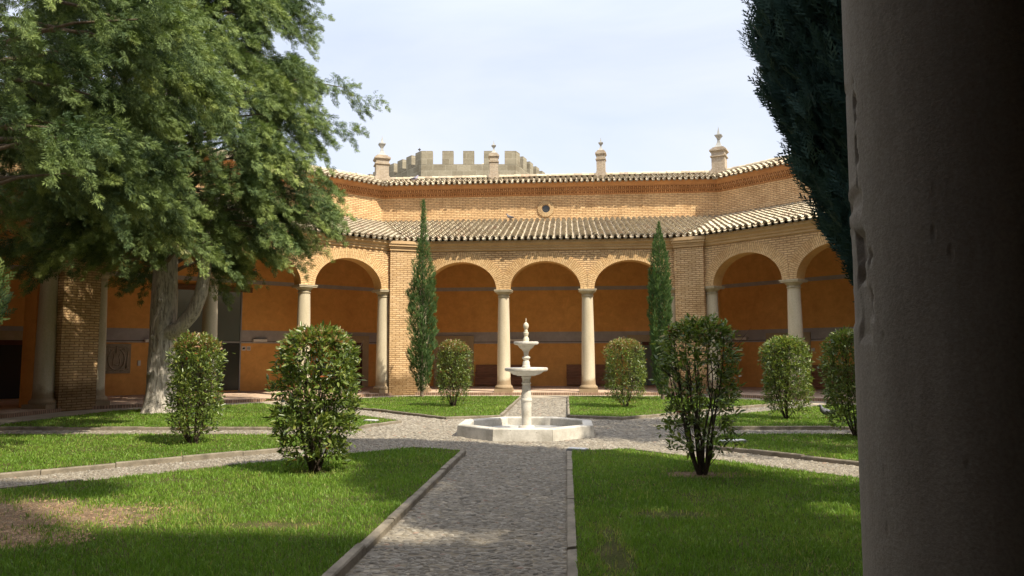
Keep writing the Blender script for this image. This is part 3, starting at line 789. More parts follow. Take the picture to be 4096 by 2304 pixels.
bench(0, 2.05, 2.35, 'carved dark wooden bench behind the right middle column of the far side')
bench(1, -2.85, 2.3, 'carved dark wooden bench in shade beyond the right doorway')

# ---------------------------------------------------------------- near arcade (the camera stands under its middle arch)
near = empty('near_column', (1.79, -14.35, 0)); tag(near, 'huge chipped stone column in shade filling the right edge of the view', 'column')
mb = MB(); npf = []
NA, NZ = 480, 330
V = []
def chip(a, z):
    """shallow broken patches on the left flank of the shaft"""
    d = 0
    for (a0, a1, z0, z1, dp) in CH:
        wob = .02*math.sin(z*61+a*9)+.012*math.sin(z*147); e = min((a-a0+wob)/.013, (a1-a+wob)/.013, (z-z0+wob*.35)/.008, (z1-z+wob*.35)/.008)
        if e > 0: d = max(d, dp*min(1, e))
    return d
CH = []
def ang_at(px):  # angle round the shaft where the picture column px falls (photo pixels, for the broken patches)
    return px
# the flank facing left of the camera is near azimuth 200..230 degrees
CH = [(R(150), R(180), 1.97, 2.20, .002), (R(178.5), R(181), 1.95, 2.20, .012), (R(150), R(183), 1.90, 1.955, .009), (R(150), R(181), 2.198, 2.206, .010),
      (R(150), R(186), 1.66, 1.87, .004), (R(174), R(184), 1.745, 1.86, .018), (R(177), R(188), 1.63, 1.74, .006), (R(150), R(187), 1.868, 1.876, .014), (R(188), R(189), 1.64, 1.80, .01)]
prof_r = lambda z: .285 - .03*max(0, (z-.3)/3.7)**1.6
zs_ = [.30 + 3.73*k/NZ for k in range(NZ+1)]
b0 = 0
for z in zs_:
    for k in range(NA):
        a = 2*math.pi*k/NA
        r_ = prof_r(z) - chip(a, z)
        V.append((r_*math.cos(a), r_*math.sin(a), z))
F4 = [[i*NA+k, i*NA+(k+1) % NA, (i+1)*NA+(k+1) % NA, (i+1)*NA+k] for i in range(NZ) for k in range(NA)]
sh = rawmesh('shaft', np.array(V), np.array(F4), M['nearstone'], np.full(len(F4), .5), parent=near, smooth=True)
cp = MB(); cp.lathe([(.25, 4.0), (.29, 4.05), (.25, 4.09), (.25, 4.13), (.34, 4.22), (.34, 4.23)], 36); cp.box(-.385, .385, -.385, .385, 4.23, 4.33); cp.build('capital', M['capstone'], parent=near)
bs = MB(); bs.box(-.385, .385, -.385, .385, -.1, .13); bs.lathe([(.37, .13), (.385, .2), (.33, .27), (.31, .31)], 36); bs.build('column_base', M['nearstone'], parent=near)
# the wing above it, plus unseen tall blocks added for their shadow
nw = empty('near_wing', (0, -16, 0)); tag(nw, 'near arcade wing of the courtyard roofed over the viewer, with unseen tall blocks added to shade the garden', 'building wing')
mb = MB(); yb = -14.05
mb.box(-6.2, 6.2, -14.65, yb, 5.6, 6.4)
for x in (-5.37, -1.79, 1.79, 5.37): mb.box(x-.30, x+.30, -14.65, yb, 4.34, 5.599)
mb.box(-9, 9, -20.9, -20.6, 0, 10.6)
mb.box(4, 32, -26, -21.6, 0, 24.2); mb.box(9.4, 14.6, -22.4, -21.7, 28.6, 29.8); mb.box(9.0, 10.4, -22.4, -21.7, 23.5, 30.4); mb.box(12.3, 12.6, -22.4, -21.7, 23.5, 30.6); mb.box(13.1, 14.2, -22.4, -21.7, 29.8, 30.2); mb.box(18, 19.2, -23, -21.7, 23.5, 24.4); mb.box(15, 17, -23, -21.7, 23.5, 23.9)  # tall block, gable and roof stubs: unseen, added to cast the ground shade
mb.poly([(-6.2, -13.7, 6.47), (6.2, -13.7, 6.47), (8.6, -20.6, 8.4), (-8.6, -20.6, 8.4)])
mb.poly([(-8.6, -20.59, 8.2), (8.6, -20.59, 8.2), (6.2, -14.0, 6.3), (-6.2, -14.0, 6.3)])
o_ = mb.build('wing_wall_shade_blocks', M['lowbounce'], parent=nw, loc=(0, 16, 0))
mb = MB(); mb.box(-6.3, 6.3, -20.6, -13.9, -.35, 0); mb.build('wing_floor', M['lowbounce'], parent=nw, loc=(0, 16, 0))
for lx in (-5.37, -1.79, 5.37):
    mb = MB(); mb.lathe([(.385, 0), (.385, .2), (.30, .3), (.285, .35), (.235, 4.0), (.34, 4.2), (.38, 4.33)], 24); mb.build('column', M['nearstone'], parent=nw, loc=(lx, 1.65, 0), smooth=True)

# ---------------------------------------------------------------- ground
GZ = -.12
def flat(name, poly, z, m, **kw):
    mb = MB(); mb.poly([(x, y, z) for x, y in poly]); o = mb.build(name, m); return tag(o, kind='structure')
mb = MB(); mb.poly([(-600, -600, -.5), (600, -600, -.5), (600, 600, -.5), (-600, 600, -.5)]); tag(mb.build('ground', M['far']), kind='structure')
octa = lambda a: [(a/math.cos(math.pi/8)*math.sin(math.radians(22.5+45*k)), a/math.cos(math.pi/8)*math.cos(math.radians(22.5+45*k))) for k in range(8)][::-1]
flat('path', octa(12.9), GZ, M['path'])
mb = MB(); o1, o2 = octa(12.9), octa(14.70)
for k in range(8):
    a, b_, c_, d_ = o1[k], o1[(k+1) % 8], o2[(k+1) % 8], o2[k]
    mb.poly([(*d_, GZ+.004), (*c_, GZ+.004), (*b_, GZ+.004), (*a, GZ+.004)])
tag(mb.build('walkway', M['walk']), kind='structure')

def clip(poly, nx, ny, d):   # keep n.p >= d
    out = []
    for k in range(len(poly)):
        p, q = poly[k], poly[(k+1) % len(poly)]
        sp, sq = nx*p[0]+ny*p[1]-d, nx*q[0]+ny*q[1]-d
        if sp >= 0: out.append(p)
        if (sp >= 0) != (sq >= 0):
            t = sp/(sp-sq); out.append((p[0]+t*(q[0]-p[0]), p[1]+t*(q[1]-p[1])))
    return out
# path directions (angle of the axis, half width)
PD = {-90: .865, -45: .68, 0: .70, 45: .68, 90: .885, 135: .68, 180: .70, 225: .68}
XR = {0: 2.6, 180: 182.6-180}
def bed_poly(a, inset=0.0):
    """the bed between the path at angle a and the one at a+45"""
    a2 = a+45
    ang = lambda q: math.radians(q + (2.6 if q % 360 in (0, 180) else 0))
    P = octa(12.75 - inset)
    t = ang(a); nx, ny = -math.sin(t), math.cos(t); P = clip(P, nx, ny, PD[a if a in PD else a-360] + inset)
    t = ang(a2); key = a2 if a2 in PD else a2-360; nx, ny = math.sin(t), -math.cos(t); P = clip(P, nx, ny, PD[key] + inset)
    mid = math.radians(a+22.5); rin = 3.36 if a in (-90, 225) else 3.9
    P = clip(P, math.cos(mid), math.sin(mid), rin + inset)
    return P
def resample(P, n):
    """walk round a closed polygon in n equal steps, with slightly softened corners"""
    P = [Vector(p) for p in P]; L = [(P[(k+1) % len(P)]-P[k]).length for k in range(len(P))]; tot = sum(L)
    out = []
    for i in range(n):
        s = tot*i/n; k = 0
        while s > L[k]: s -= L[k]; k += 1
        out.append(P[k].lerp(P[(k+1) % len(P)], s/L[k]))
    return out
BEDS = [-90, -45, 0, 45, 90, 135, 180, 225]
bed_polys = {}
for a in BEDS:
    outer = bed_poly(a); inner = bed_poly(a, .085 if a in (-90, 225) else .07); bed_polys[a] = inner
    nm = MB()
    nm.poly([(x, y, GZ+.065) for x, y in inner])
    tag(nm.build('lawn_bed', M['soil']), kind='structure')
    # kerb: individual stones along each edge
    kb = MB(); n = len(outer)
    for k in range(n):
        p, q = Vector(outer[k]), Vector(outer[(k+1) % n]); pi_, qi = Vector(inner[k]), Vector(inner[(k+1) % n])
        m_ = max(1, int((q-p).length/.95)); 
        for s in range(m_):
            gp = .005/max(.2, (q-p).length); t0, t1 = s/m_+gp, (s+1)/m_-gp
            j1, j2, jz = [(random.random()-.5)*.026 for _ in range(3)]
            nn = (pi_-p).normalized()*0
            A_, B_ = p.lerp(q, t0), p.lerp(q, t1); C_, D__ = pi_.lerp(qi, t1), pi_.lerp(qi, t0)
            z1 = GZ+.075+jz; z0 = GZ-.02; bv = .015
            for (u, v_) in (((A_, z0), (B_, z0)), ):
                kb.poly([(A_.x, A_.y, z0), (B_.x, B_.y, z0), (B_.x, B_.y, z1-bv), (A_.x, A_.y, z1-bv)])
            A_ = A_.lerp(D__, abs(j1)*3); B_ = B_.lerp(C_, abs(j2)*3); A2, B2 = A_.lerp(D__, .12+j2*3), B_.lerp(C_, .12+j1*3)
            kb.poly([(A_.x, A_.y, z1-bv), (B_.x, B_.y, z1-bv), (B2.x, B2.y, z1), (A2.x, A2.y, z1)])
            kb.poly([(A2.x, A2.y, z1), (B2.x, B2.y, z1), (C_.x, C_.y, z1), (D__.x, D__.y, z1)])
            kb.poly([(C_.x, C_.y, z1), (D__.x, D__.y, z1), (D__.x, D__.y, z0), (C_.x, C_.y, z0)][::-1])
            kb.poly([(B_.x, B_.y, z0), (C_.x, C_.y, z0), (C_.x, C_.y, z1), (B2.x, B2.y, z1), (B_.x, B_.y, z1-bv)])
            kb.poly([(A_.x, A_.y, z0), (A_.x, A_.y, z1-bv), (A2.x, A2.y, z1), (D__.x, D__.y, z1), (D__.x, D__.y, z0)])
    tag(kb.build('kerb', M['kerb']), kind='structure')

def inside(poly, X, Y):
    ok = np.ones(len(X), bool); n = len(poly)
    ar = sum(poly[k][0]*poly[(k+1) % n][1]-poly[(k+1) % n][0]*poly[k][1] for k in range(n))
    sg = 1 if ar > 0 else -1
    for k in range(n):
        p, q = poly[k], poly[(k+1) % n]
        ok &= sg*((q[0]-p[0])*(Y-p[1])-(q[1]-p[1])*(X-p[0])) >= 0
    return ok
def vnoise(X, Y, s, seed=0):
    r = np.random.default_rng(seed); G = r.random((64, 64))
    x, y = X*s, Y*s; xi, yi = np.floor(x).astype(int), np.floor(y).astype(int); fx, fy = x-xi, y-yi
    fx, fy = fx*fx*(3-2*fx), fy*fy*(3-2*fy)
    g = lambda a, b: G[a % 64, b % 64]
    return (g(xi, yi)*(1-fx)+g(xi+1, yi)*fx)*(1-fy)+(g(xi, yi+1)*(1-fx)+g(xi+1, yi+1)*fx)*fy
def bare(X, Y):
    b = np.zeros(len(X))
    for (x, y, rx, ry) in BARE:
        d = np.sqrt(((X-x)/rx)**2+((Y-y)/ry)**2) + (vnoise(X, Y, 3, 5)-.5)*.9
        b = np.maximum(b, np.clip((1.25-d)/.75, 0, 1)**1.3)
    return b
# grass: real blades, denser and finer close to the camera
def grass():
    Vs, Fs, Rs = [], [], []; off = 0
    fwd = np.array([fw.x, fw.y])
    for a, P in bed_polys.items():
        xs = [p[0] for p in P]; ys = [p[1] for p in P]
        area = (max(xs)-min(xs))*(max(ys)-min(ys)); dens = 5200
        n = int(area*dens)
        X = rng.uniform(min(xs), max(xs), n); Y = rng.uniform(min(ys), max(ys), n)
        dx, dy = X-CX, Y+D_; dist = np.hypot(dx, dy); ang = np.degrees(np.arctan2(dx, dy))
        keep = np.minimum(1, (6.3/np.maximum(dist, 1))**1.75)
        keep *= np.clip(.55+.9*vnoise(X, Y, 1.7, 3), 0, 1)*(1-.93*bare(X, Y))
        ok = (rng.random(n) < keep) & (ang > -41) & (ang < 33) & (Y > -11.3)
        X, Y, dist = X[ok], Y[ok], dist[ok]; ok = inside(P, X, Y); X, Y, dist = X[ok], Y[ok], dist[ok]; n = len(X)
        h = rng.uniform(.028, .062, n)*(.75+.6*vnoise(X, Y, 2.3, 9)); tall = rng.random(n) > .985; h[tall] *= 1.7
        wd = .0032*np.maximum(1, (dist/6.3)**.85)*rng.uniform(.7, 1.3, n)
        an = rng.uniform(0, 2*np.pi, n); ln = rng.uniform(0, .9, n)*h; la = rng.uniform(0, 2*np.pi, n)
        wx, wy = np.cos(an)*wd, np.sin(an)*wd; lx, ly = np.cos(la)*ln, np.sin(la)*ln
        z0 = np.full(n, GZ+.055)
        v = np.empty((n, 5, 3)); 
        v[:, 0] = np.stack([X-wx, Y-wy, z0], 1); v[:, 1] = np.stack([X+wx, Y+wy, z0], 1)
        v[:, 2] = np.stack([X+wx*.8+lx*.35, Y+wy*.8+ly*.35, z0+h*.6], 1); v[:, 3] = np.stack([X-wx*.8+lx*.35, Y-wy*.8+ly*.35, z0+h*.6], 1)
        v[:, 4] = np.stack([X+lx, Y+ly, z0+h*np.sqrt(np.maximum(.1, 1-(ln/np.maximum(h, 1e-4))**2*.55))], 1)
        f = np.array([[0, 1, 2, 3], [3, 2, 4, 4]])
        base = (np.arange(n)*5)[:, None]+off
        tri1 = base+np.array([[0, 1, 2]]); tri2 = base+np.array([[0, 2, 3]]); tri3 = base+np.array([[3, 2, 4]])
        Fs.append(np.stack([tri1, tri2, tri3], 1).reshape(-1, 3)); Vs.append(v.reshape(-1, 3)); off += n*5
        patch = vnoise(X, Y, .8, 21)*.6+vnoise(X, Y, 3.1, 22)*.4-.08
        r_ = np.clip(rng.random(n)*.55+patch*.55, 0, .96); dry = rng.random(n) < .02+.6*bare(X, Y)+.10*(vnoise(X, Y, 1.1, 31) > .72); r_[dry] = rng.uniform(.9, 1, dry.sum())
        Rs.append(np.repeat(r_, 3))
    o = rawmesh('grass', np.concatenate(Vs), np.concatenate(Fs), M['grass'], np.concatenate(Rs))
    tag(o, 'short bright green lawn grass in the wedge shaped beds', 'grass', kind='stuff')
    print('blades', off//5)
grass()

def clods():
    n = 2600; k = rng.integers(0, 2, n); B4 = np.array(BARE[:2]); a = rng.uniform(0, 6.28, n); q = np.sqrt(rng.random(n))*1.0
    X = B4[k, 0]+np.cos(a)*q*B4[k, 2]; Y = B4[k, 1]+np.sin(a)*q*B4[k, 3]; ok = inside(bed_polys[225], X, Y); X, Y = X[ok], Y[ok]; n = len(X)
    oc = [(1,0,0), (0,1,0), (-1,0,0), (0,-1,0), (0,0,1), (0,0,-1)]; tf = [[0,1,4],[1,2,4],[2,3,4],[3,0,4]]
    Ms = np.eye(3)[None]*rng.uniform(.004, .022, n)[:, None, None]**1.0*np.array([1, 1, .6])[None, None]; rot = rng.uniform(0, 6.28, n)
    Rz = np.zeros((n, 3, 3)); Rz[:, 0, 0] = np.cos(rot); Rz[:, 0, 1] = -np.sin(rot); Rz[:, 1, 0] = np.sin(rot); Rz[:, 1, 1] = np.cos(rot); Rz[:, 2, 2] = 1
    o = bulk('soil_clods', oc, tf, M['earth'], Rz@Ms, np.stack([X, Y, np.full(n, GZ+.066)], 1), rng.random(n)); tag(o, 'small crumbs of dry soil on the bare lawn patch', 'soil', kind='stuff')
clods()

# pebbles set in the paths: flattened domes, long side across the path
def pebbles():
    dome_v = [(0, 0, 1)]; 
    for k in range(6):
        a = 2*math.pi*k/6; dome_v.append((math.cos(a)*.72, math.sin(a)*.72, .62))
    for k in range(6):
        a = 2*math.pi*(k+.5)/6; dome_v.append((math.cos(a), math.sin(a), -.25))
    tf = []
    for k in range(6):
        k2 = (k+1) % 6
        tf.append([0, 1+k, 1+k2]); tf.append([1+k, 7+k, 1+k2]); tf.append([1+k2, 7+k, 7+k2])
    Xs, Ys = [], []
    n = 290000
    X = rng.uniform(-12, 9, n); Y = rng.uniform(-11.2, 12.6, n)
    dx, dy = X-CX, Y+D_; dist = np.hypot(dx, dy); ang = np.degrees(np.arctan2(dx, dy))
    ok = (ang > -40) & (ang < 32) & (rng.random(n) < np.minimum(1, (9.0/dist)**1.3)) & (np.hypot(X, Y) > 1.5)
    X, Y, dist = X[ok], Y[ok], dist[ok]
    free = np.ones(len(X), bool)
    for a in BEDS: free &= ~inside(bed_poly(a, -.02), X, Y)
    octo = inside(octa(12.8), X, Y); X, Y, dist = X[free & octo], Y[free & octo], dist[free & octo]; n = len(X)
    s = rng.uniform(.016, .034, n)*np.maximum(1, (dist/11)**.5)
    # orientation follows the path
    rot = rng.normal(0, .35, n) + np.where((np.abs(X) < 1) | (np.abs(Y) < 1.2), 0, np.pi/4*np.sign(-X*Y))
    c, s_ = np.cos(rot), np.sin(rot); Ms = np.zeros((n, 3, 3))
    ax, ay, az = s*rng.uniform(1.0, 1.5, n), s*rng.uniform(.38, .6, n), s*rng.uniform(.18, .5, n)
    Ms[:, 0, 0] = c*ax; Ms[:, 0, 1] = -s_*ay; Ms[:, 1, 0] = s_*ax; Ms[:, 1, 1] = c*ay; Ms[:, 2, 2] = az
    Ts = np.stack([X, Y, np.full(n, GZ+.002)], 1)
    o = bulk('pebbles', dome_v, tf, M['pebble'], Ms, Ts, np.clip(rng.normal(.5, .22, n), 0, 1), smooth=True)
    tag(o, 'rounded pebbles set on edge in the garden paths', 'pebbles', kind='stuff'); print('pebbles', n)
pebbles()

# ---------------------------------------------------------------- fountain
fo = empty('fountain', (0, 0, GZ)); tag(fo, 'white two tiered stone fountain in a low octagonal basin at the crossing of the paths', 'fountain')
def ofs(r): return [(r*math.cos(math.radians(22.5+45*k)), r*math.sin(math.radians(22.5+45*k))) for k in range(8)]
mb = MB(); O, I = ofs(1.54), ofs(1.30)
O2, I2, O3 = ofs(1.525), ofs(1.315), ofs(1.56)
zt_ = .245
for k in range(8):
    k2 = (k+1) % 8
    g = .004
    def L4(A_, B_, t): return (A_[0]+(B_[0]-A_[0])*t, A_[1]+(B_[1]-A_[1])*t)
    t0, t1 = .003, .997
    o0, o1_ = L4(O[k], O[k2], t0), L4(O[k], O[k2], t1); i0, i1 = L4(I[k], I[k2], t0), L4(I[k], I[k2], t1)
    p0, p1 = L4(O2[k], O2[k2], t0), L4(O2[k], O2[k2], t1); q0, q1 = L4(I2[k], I2[k2], t0), L4(I2[k], I2[k2], t1)
    b0_, b1_ = L4(O3[k], O3[k2], t0), L4(O3[k], O3[k2], t1)
    mb.poly([(*b0_, -.02), (*b1_, -.02), (*o1_, zt_-.02), (*o0, zt_-.02)]); mb.poly([(*o0, zt_-.02), (*o1_, zt_-.02), (*p1, zt_), (*p0, zt_)])
    mb.poly([(*p0, zt_), (*p1, zt_), (*q1, zt_), (*q0, zt_)]); mb.poly([(*q0, zt_), (*q1, zt_), (*i1, zt_-.02), (*i0, zt_-.02)])
    mb.poly([(*i0, zt_-.02), (*i1, zt_-.02), (*i1, .05), (*i0, .05)])
    mb.poly([(*b0_, -.02), (*o0, zt_-.02), (*p0, zt_), (*q0, zt_), (*i0, zt_-.02), (*i0, .05)]); mb.poly([(*b1_, -.02), (*o1_, zt_-.02), (*p1, zt_), (*q1, zt_), (*i1, zt_-.02), (*i1, .05)][::-1])
mb.build('basin', M['basin'], parent=fo)
mb = MB(); mb.poly([(x, y, .07) for x, y in ofs(1.30)]); mb.build('basin_floor', M['wet'], parent=fo)
z_ = lambda z: z + .12
def lt(name, prof, m, n=36): 
    q = MB(); q.lathe([(r_, z_(z)) for r_, z in prof], n); return q.build(name, m, parent=fo, smooth='auto')
lt('pedestal', [(.17,-.06), (.18,-.02), (.18,.02), (.165,.05), (.11,.06), (.102,.08), (.108,.3), (.114,.55), (.112,.568), (.124,.575), (.13,.60), (.124,.625), (.112,.635), (.112,.66), (.098,.82), (.086,.94), (.10,.948), (.108,.96), (.10,.975), (.087,.985), (.087,1.06), (.10,1.075), (.108,1.10), (.10,1.12), (.09,1.125)], M['marble'])
lt('lower_bowl', [(.09,1.12), (.20,1.125), (.215,1.14), (.28,1.15), (.34,1.185), (.38,1.215), (.45,1.225), (.470,1.245), (.474,1.27), (.465,1.295), (.45,1.302), (.42,1.29), (.30,1.27), (.09,1.265)], M['marble'], 40)
lt('stem', [(.088,1.262), (.09,1.32), (.088,1.345), (.078,1.352), (.076,1.41), (.066,1.44), (.05,1.462), (.085,1.502), (.092,1.515), (.085,1.53), (.05,1.555), (.052,1.58), (.06,1.655)], M['marble'])
lt('upper_bowl', [(.06,1.655), (.075,1.66), (.09,1.70), (.115,1.705), (.12,1.715), (.155,1.74), (.172,1.775), (.19,1.79), (.25,1.80), (.272,1.82), (.274,1.845), (.265,1.865), (.25,1.868), (.20,1.85), (.06,1.845)], M['marble'], 40)
lt('finial', [(.062,1.84), (.064,1.925), (.05,1.955), (.035,1.98), (.045,2.0), (.052,2.03), (.058,2.055), (.058,2.065), (.042,2.075), (.042,2.10), (.028,2.13), (.045,2.155), (.06,2.195), (.060,2.22), (.048,2.26), (.022,2.285), (.01,2.29), (.008,2.37), (.003,2.38)], M['marble_warm'], 24)

# ---------------------------------------------------------------- low ground lights
def ground_light(x, y, rz, label, w_=.34):
    t = empty('ground_light', (x, y, GZ), rz); tag(t, label, 'garden light', 'flat pale ground lights at the bed corners')
    mb = MB(); mb.box(-w_/2, w_/2, -.09, .09, .04, .10); mb.build('housing', M['metalgrey'], parent=t, bevel=.01)
    mb = MB(); mb.box(-w_/2+.015, w_/2-.015, -.075, .075, .101, .112); mb.build('lens', M['white'], parent=t)
ground_light(3.95, -1.95, R(20), 'flat pale light at the bed tip behind the sparse right shrub', .5)
ground_light(-3.95, 1.95, R(-20), 'flat pale light at the tip of the left lawn')
ground_light(1.05, -3.25, R(-20), 'flat pale light at the tip of the near right lawn')

# ---------------------------------------------------------------- leafy shrubs
LV = [(0, 0, 0), (.17, .32, .05), (.15, .66, .05), (0, 1.08, -.05), (-.15, .66, .05), (-.17, .32, .05)]
LF = [[0, 1, 2, 3], [0, 3, 4, 5]]
def shrub(x, y, h, wd, n, seed, label, zlow=.16, leaf=.075, sparse=0.0, stems=9, red=.05, group='clipped shrubs on the lawns', lean=0.0):
    r = np.random.default_rng(seed); t = empty('shrub', (x, y, GZ+.05)); tag(t, label, 'shrub', group)
    a = wd/2
    # shape: radius against height, narrow foot, full belly, domed top
    def rad(z):
        u = np.clip(z/h, 0, 1); foot = np.clip((u-.0)/.30, 0, 1)**.8
        top = np.sqrt(np.clip(1-((u-.78)/.225)**2, 0, 1)); top = np.where(u < .78, 1, top)
        return a*(.60+.40*foot)*top
    st = MB()
    tips = []
    for k in range(stems):
        an = r.uniform(0, 2*math.pi); rr = r.uniform(.25, .85)*a; hh = h*r.uniform(.72, .94)
        p = []; rd = []
        w1, w2 = r.uniform(-.06, .06, 2)
        for q in range(8):
            u = q/7; s_ = (u**.75)*rr
            p.append((math.cos(an)*s_+.05*math.cos(an)+w1*math.sin(u*6), math.sin(an)*s_+.05*math.sin(an)+w2*math.sin(u*5), hh*u)); rd.append((.0135*(1-u)+.004)*(1+.3*r.random()))
        st.tube(p, rd, 6)
        for b_ in range(7):
            q = r.integers(2, 7); p0 = Vector(p[q]); an2 = an+r.uniform(-1.5, 1.5); L = r.uniform(.15, .42)*a/.6
            p1 = p0+Vector((math.cos(an2)*L*.6, math.sin(an2)*L*.6, L*.45)); p2 = p1+Vector((math.cos(an2)*L*.5, math.sin(an2)*L*.5, L*.6))
            st.tube([p0, p1, p2], [.006, .004, .002], 4); tips.append(p2)
    for k in range(3):  # low wandering shoots
        an = r.uniform(0, 2*math.pi); st.tube([(0, 0, .02), (math.cos(an)*.2, math.sin(an)*.2, .25), (math.cos(an)*.42*a/.6, math.sin(an)*.42*a/.6, .55)], [.007, .004, .002], 4)
    st.build('stems', M['twig'], parent=t, smooth=True)
    # leaf positions gathered in twig clusters
    nc = n//3
    u = r.uniform(zlow/h, 1, nc*3); keep = r.random(len(u)) < np.where(u > .38, 1, .40+.6*(u/.38)**2); u = u[keep][:nc]
    z = u*h; an = r.uniform(0, 2*np.pi, len(z)); shell = 1-np.abs(r.normal(0, .16, len(z))); inner = r.random(len(z)) < .18; shell[inner] = r.uniform(.2, .8, inner.sum())
    topc = r.random(len(z)) < .16; z[topc] = h*r.uniform(.93, .985, topc.sum()); shell[topc] = np.sqrt(r.random(topc.sum()))
    stray = r.random(len(z)) < .02; lob = (1+.07*np.sin(3*an+seed)+.06*np.sin(5*an+4*z+seed)+.06*np.sin(2*z*2.1+an*2+seed*2))*np.where(stray, r.uniform(1.05, 1.22, len(z)), 1)
    rr = rad(np.minimum(z, h*.985))*shell*lob
    rr[topc] = a*.78*shell[topc]; z[topc] -= (rr[topc]/a)**2*h*.11
    if sparse > 0:
        gap = (vnoise(an*1.3+7, z*1.6, 1.5, seed+1) < sparse) & (z < h*.86); kk = ~gap
        z, an, rr, shell, topc = z[kk], an[kk], rr[kk], shell[kk], topc[kk]
    C = np.stack([np.cos(an)*rr, np.sin(an)*rr, z], 1)
    m = r.integers(4, 10, len(C)); P = np.repeat(C, m, 0); nn = len(P)
    outd = np.stack([np.cos(np.repeat(an, m)), np.sin(np.repeat(an, m)), np.full(nn, .35)], 1)
    tw = np.repeat(r.normal(0, 1, (len(C), 3)), m, 0)*.35
    dr = outd*.55 + tw + r.normal(0, .62, (nn, 3)); dr[:, 2] += .12
    P = P + r.normal(0, .028, (nn, 3)) + dr*.02
    sz = leaf*r.uniform(.45, 1.3, nn)
    Ms = frames(dr, r.uniform(-1.1, 1.1, nn))*sz[:, None, None]
    rn = np.clip(r.normal(.5, .24, nn), 0, .93); rd_ = r.random(nn) < red*.18; rn[rd_] = r.uniform(.965, 1, rd_.sum())
    mi = ((np.repeat(topc, m) | (P[:, 2] > h*.86)) & (r.random(nn) < red*4)).astype(int)
    fo_ = bulk('foliage', LV, LF, [M['leaf'], M['leafred']], Ms, P, rn, parent=t, midx=mi)
    return t
shrub(-2.70, -5.66, 2.03, 1.09, 3500, 11, 'large leafy shrub beside the main path, half lit and half in shade', leaf=.095, sparse=.12, stems=13, red=.05)
shrub(-6.12, -2.6, 2.03, .88, 3800, 12, 'dense bright shrub with reddish tips in front of the pale conifer trunk', leaf=.072, red=.08)
shrub(2.72, -5.62, 2.14, .98, 2500, 13, 'open shrub with bare stems showing, right of the main path', leaf=.088, sparse=.36, stems=16, red=.02, zlow=.35)
shrub(-2.72, 7.15, 2.08, 1.03, 3900, 14, 'red topped shrub on the far left lawn between cypress and fountain', leaf=.068, red=.13)
shrub(2.68, 7.05, 2.10, 1.16, 5000, 15, 'fine leaved shrub with reddish dome on the far right lawn', leaf=.066, red=.11)
shrub(6.42, 3.05, 2.03, 1.10, 4600, 16, 'shaded green shrub on the right lawn before the gallery column', leaf=.078, red=.02)
shrub(6.62, -.85, 2.08, 1.10, 4600, 17, 'dark leafy shrub partly hidden behind the big near column', leaf=.082, red=.02)

# ---------------------------------------------------------------- narrow cypresses
def spray_template(seed, n=12, L=1.0, spread=.35, wd=.05):
    """a flat feathery spray: a main axis with side shoots, all slender triangles"""
    r = np.random.default_rng(seed); V, F = [], []
    def tri(p, d, l, w_):
        d = d/np.linalg.norm(d); s = np.cross(d, np.array([0, .1, 1.])); s /= np.linalg.norm(s)
        b = len(V); V.extend([p-s*w_, p+s*w_, p+d*l]); F.append([b, b+1, b+2])
    tri(np.zeros(3), np.array([0, 1., 0]), L, wd*.6)
    for k in range(n):
        u = (k+.6)/(n+.6); sd_ = 1 if k % 2 else -1
        p = np.array([0, u*L*.95, 0.]); l = L*spread*(1.15-u*.75)*r.uniform(.8, 1.25)
        d = np.array([sd_*r.uniform(.7, 1.0), r.uniform(.55, .95), r.normal(0, .28)])
        tri(p, d, l, wd)
        p2 = p+d/np.linalg.norm(d)*l*.45
        tri(p2, d*np.array([.2, 1, 1])+np.array([0, .5, 0]), l*.55, wd*.8)
    return np.array(V), np.array(F)
TA = [spray_template(s, 11, 1, .36, .040) for s in (1, 2)]

